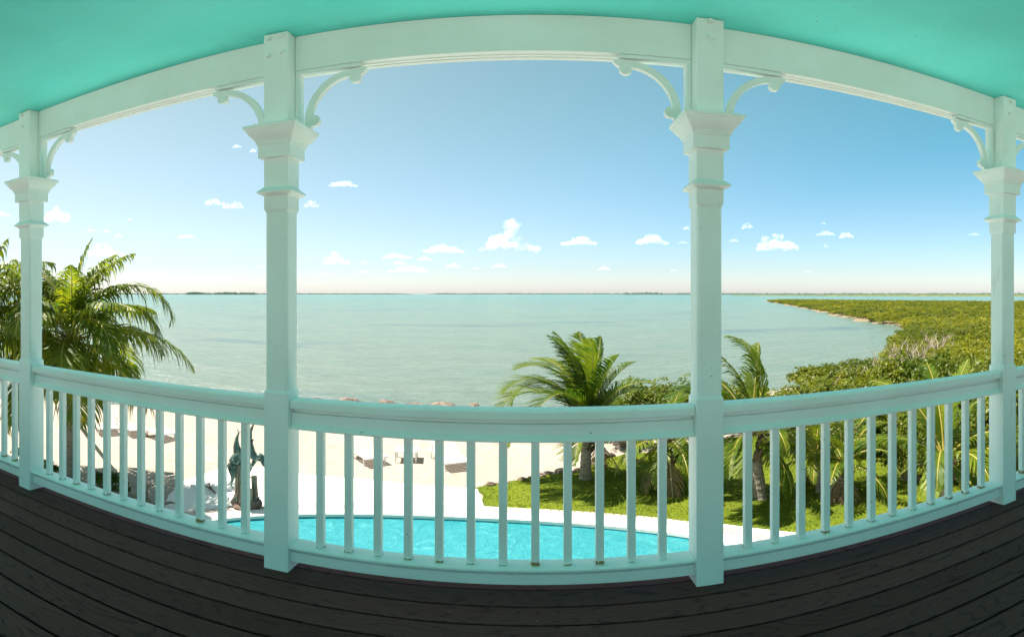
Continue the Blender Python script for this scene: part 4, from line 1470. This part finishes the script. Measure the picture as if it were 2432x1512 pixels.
# ------------------------------------------------------------------ clouds
def cloud(px, py, w, h, label, tower=False, thin=1.0, seed=0, group=None):
    rg = random.Random(seed * 7 + 1)
    el = (Y0 - py) / F
    dist_ = 620 / math.tan(max(el, 0.05))
    dist_ = min(dist_, 9000)
    k = dist_ / F
    W, H = w * k, h * k
    ctr = polar(px, dist_, EYE + dist_ * math.tan(el))
    th = (px - X0) / F
    ax, ay = Vector((math.cos(th), -math.sin(th), 0)), Vector((math.sin(th), math.cos(th), 0))
    bm = bmesh.new()
    blobs = []
    nbl = 9 if w > 30 else 6
    for i in range(nbl):
        s_ = -0.42 + 0.84 * (i + 0.5) / nbl
        env = (1 - (abs(s_) / 0.52) ** 2) * rg.uniform(0.55, 1.0)
        rr = max(0.16, env * 0.5)
        blobs.append((s_ * W, rg.uniform(-0.2, 0.2) * W * 0.4, -H * 0.5 + rr * H * 0.8, W * 0.5 * rg.uniform(0.24, 0.36), rr * H))
    for i in range(nbl):
        s_ = rg.uniform(-0.3, 0.3)
        env = (1 - (abs(s_) / 0.5) ** 2)
        blobs.append((s_ * W, rg.uniform(-0.15, 0.15) * W * 0.4, -H * 0.5 + H * env * rg.uniform(0.3, 0.82), W * rg.uniform(0.05, 0.10), H * rg.uniform(0.12, 0.2)))
    if tower:
        blobs = [(u, d, -H * 0.5 + (z_ + H * 0.5) * 0.52, a, c * 0.52) for u, d, z_, a, c in blobs]
        for u, z_, a, c in ((0.06, 0.02, 0.13, 0.13), (0.09, 0.14, 0.09, 0.10), (0.04, 0.30, 0.14, 0.13), (0.08, 0.40, 0.08, 0.07), (0.02, 0.24, 0.12, 0.09), (0.12, 0.26, 0.08, 0.08)):
            blobs.append((u * W, 0, z_ * H, a * W, c * H))
    for u, d, z_, a, c in blobs:
        r_ = bmesh.ops.create_icosphere(bm, subdivisions=2, radius=1.0)
        for v in r_['verts']:
            q = Vector((v.co.x * a, v.co.y * a, v.co.z * c))
            if q.z < -c * 0.45:
                q.z = -c * 0.45
            v.co = ax * (u + q.x) + ay * (d + q.y) + Vector((0, 0, z_ + q.z))
    me = bpy.data.meshes.new('cloud')
    bm.to_mesh(me)
    bm.free()
    me.materials.append(cloud_mat('cloud_droplets', 2.6 * thin / (0.35 * min(W, H * 2.5)), 2.6 / H))
    o = link('cloud', me, None, ctr)
    rm = o.modifiers.new('skin', 'REMESH')
    rm.mode = 'VOXEL'
    rm.voxel_size = max(W / 64, H / 34)
    tx = bpy.data.textures.new('puffs', 'CLOUDS')
    tx.noise_scale = H * 0.30
    tx.noise_depth = 3
    dm = o.modifiers.new('puffs', 'DISPLACE')
    dm.texture = tx
    dm.texture_coords = 'LOCAL'
    dm.strength = H * 0.42
    dm.mid_level = 0.5
    return tag(o, label, 'cloud', group or 'fair weather clouds over the bay')


main_clouds = [(1207, 556, 142, 82, 'tallest cloud, a white tower on a wide base above the open bay', True, 1.3),
               (1053, 590, 98, 22, 'long flat white cloud beside the towering cloud, on the pool side', False, 1.0),
               (795, 613, 68, 36, 'peaked white cloud nearest to the sculpture post', False, 0.9),
               (1375, 571, 82, 24, 'ragged low white cloud between the towering cloud and middle post', False, 1.0),
               (1548, 567, 76, 26, 'smooth domed white cloud close beside the middle post', False, 1.2),
               (1844, 574, 103, 46, 'biggest puffy white cloud, above the tip of the mangrove spit', False, 1.4),
               (1960, 553, 45, 13, 'flat small cloud, the flatter of a pair above the mangrove flats', False, 0.8),
               (2008, 556, 37, 20, 'pointed small cloud, the taller of a pair above the mangrove flats', False, 0.9),
               (815, 435, 70, 16, 'highest thin cloud, alone in the blue near the sculpture post', False, 0.6),
               (510, 477, 54, 22, 'higher half of a slanting cloud pair over the beach bay', False, 0.6),
               (556, 485, 50, 24, 'lower half of a slanting cloud pair over the beach bay', False, 0.6),
               (137, 506, 72, 52, 'bulky bright cloud above the coconut palm beside the end post', False, 1.0),
               (246, 594, 105, 36, 'broad pale cloud right behind the coconut palm fronds', False, 0.5),
               (738, 482, 40, 22, 'white cloud peeping out from behind the sculpture post', False, 0.8),
               (941, 606, 72, 18, 'pale cloud bank, upper layer of the stacked faint clouds', False, 0.5),
               (972, 637, 100, 18, 'pale cloud streak, lowest layer of the stacked faint clouds', False, 0.5),
               (1008, 612, 36, 15, 'small bright knob of cloud at the end of the stacked faint clouds', False, 0.8),
               (948, 622, 40, 14, 'small pale cloud, middle layer of the stacked faint clouds', False, 0.5),
               (1076, 629, 33, 18, 'small pointed cloud below the long flat cloud', False, 0.8),
               (1434, 635, 31, 14, 'small round cloud low over the horizon, alone', False, 0.9),
               (1184, 629, 38, 16, 'small trailing cloud under the towering cloud', False, 0.7),
               (442, 559, 44, 16, 'thin cloud midway between coconut palm and sculpture post', False, 0.5),
               (1773, 535, 30, 18, 'small puff just past the middle post, higher than the biggest cloud', False, 0.8)]
for i, (px, py, w, h, lab, tw_, thin) in enumerate(main_clouds):
    cloud(px, py, w, h, lab, tw_, thin, i + 1)
WISPS = [(1132, 635, 20, 9), (864, 622, 22, 9), (861, 645, 34, 9), (770, 648, 30, 9), (1742, 569, 22, 14), (1960, 583, 15, 9), (1954, 529, 14, 8), (280, 558, 20, 13), (253, 546, 17, 13), (216, 544, 22, 12), (367, 653, 42, 13), (562, 346, 24, 12), (601, 356, 18, 13), (2312, 555, 30, 7), (1622, 574, 24, 9), (1630, 540, 18, 14), (8, 507, 34, 15), (1918, 643, 20, 6), (308, 520, 14, 8), (618, 632, 20, 7), (1600, 640, 20, 8)]
for i, (px, py, w, h) in enumerate(WISPS):
    low = py > 600
    k_ = sorted(q_[0] for q_ in WISPS if (q_[1] > 600) == low).index(px)
    cloud(px, py, w, h, '%s tiny cloud wisp from the coconut palm, %s' % (ORD[k_], 'low over the horizon' if low else 'higher in the blue'), False, 0.6, 60 + i, 'tiny wisps low over the horizon' if low else 'tiny wisps higher up')
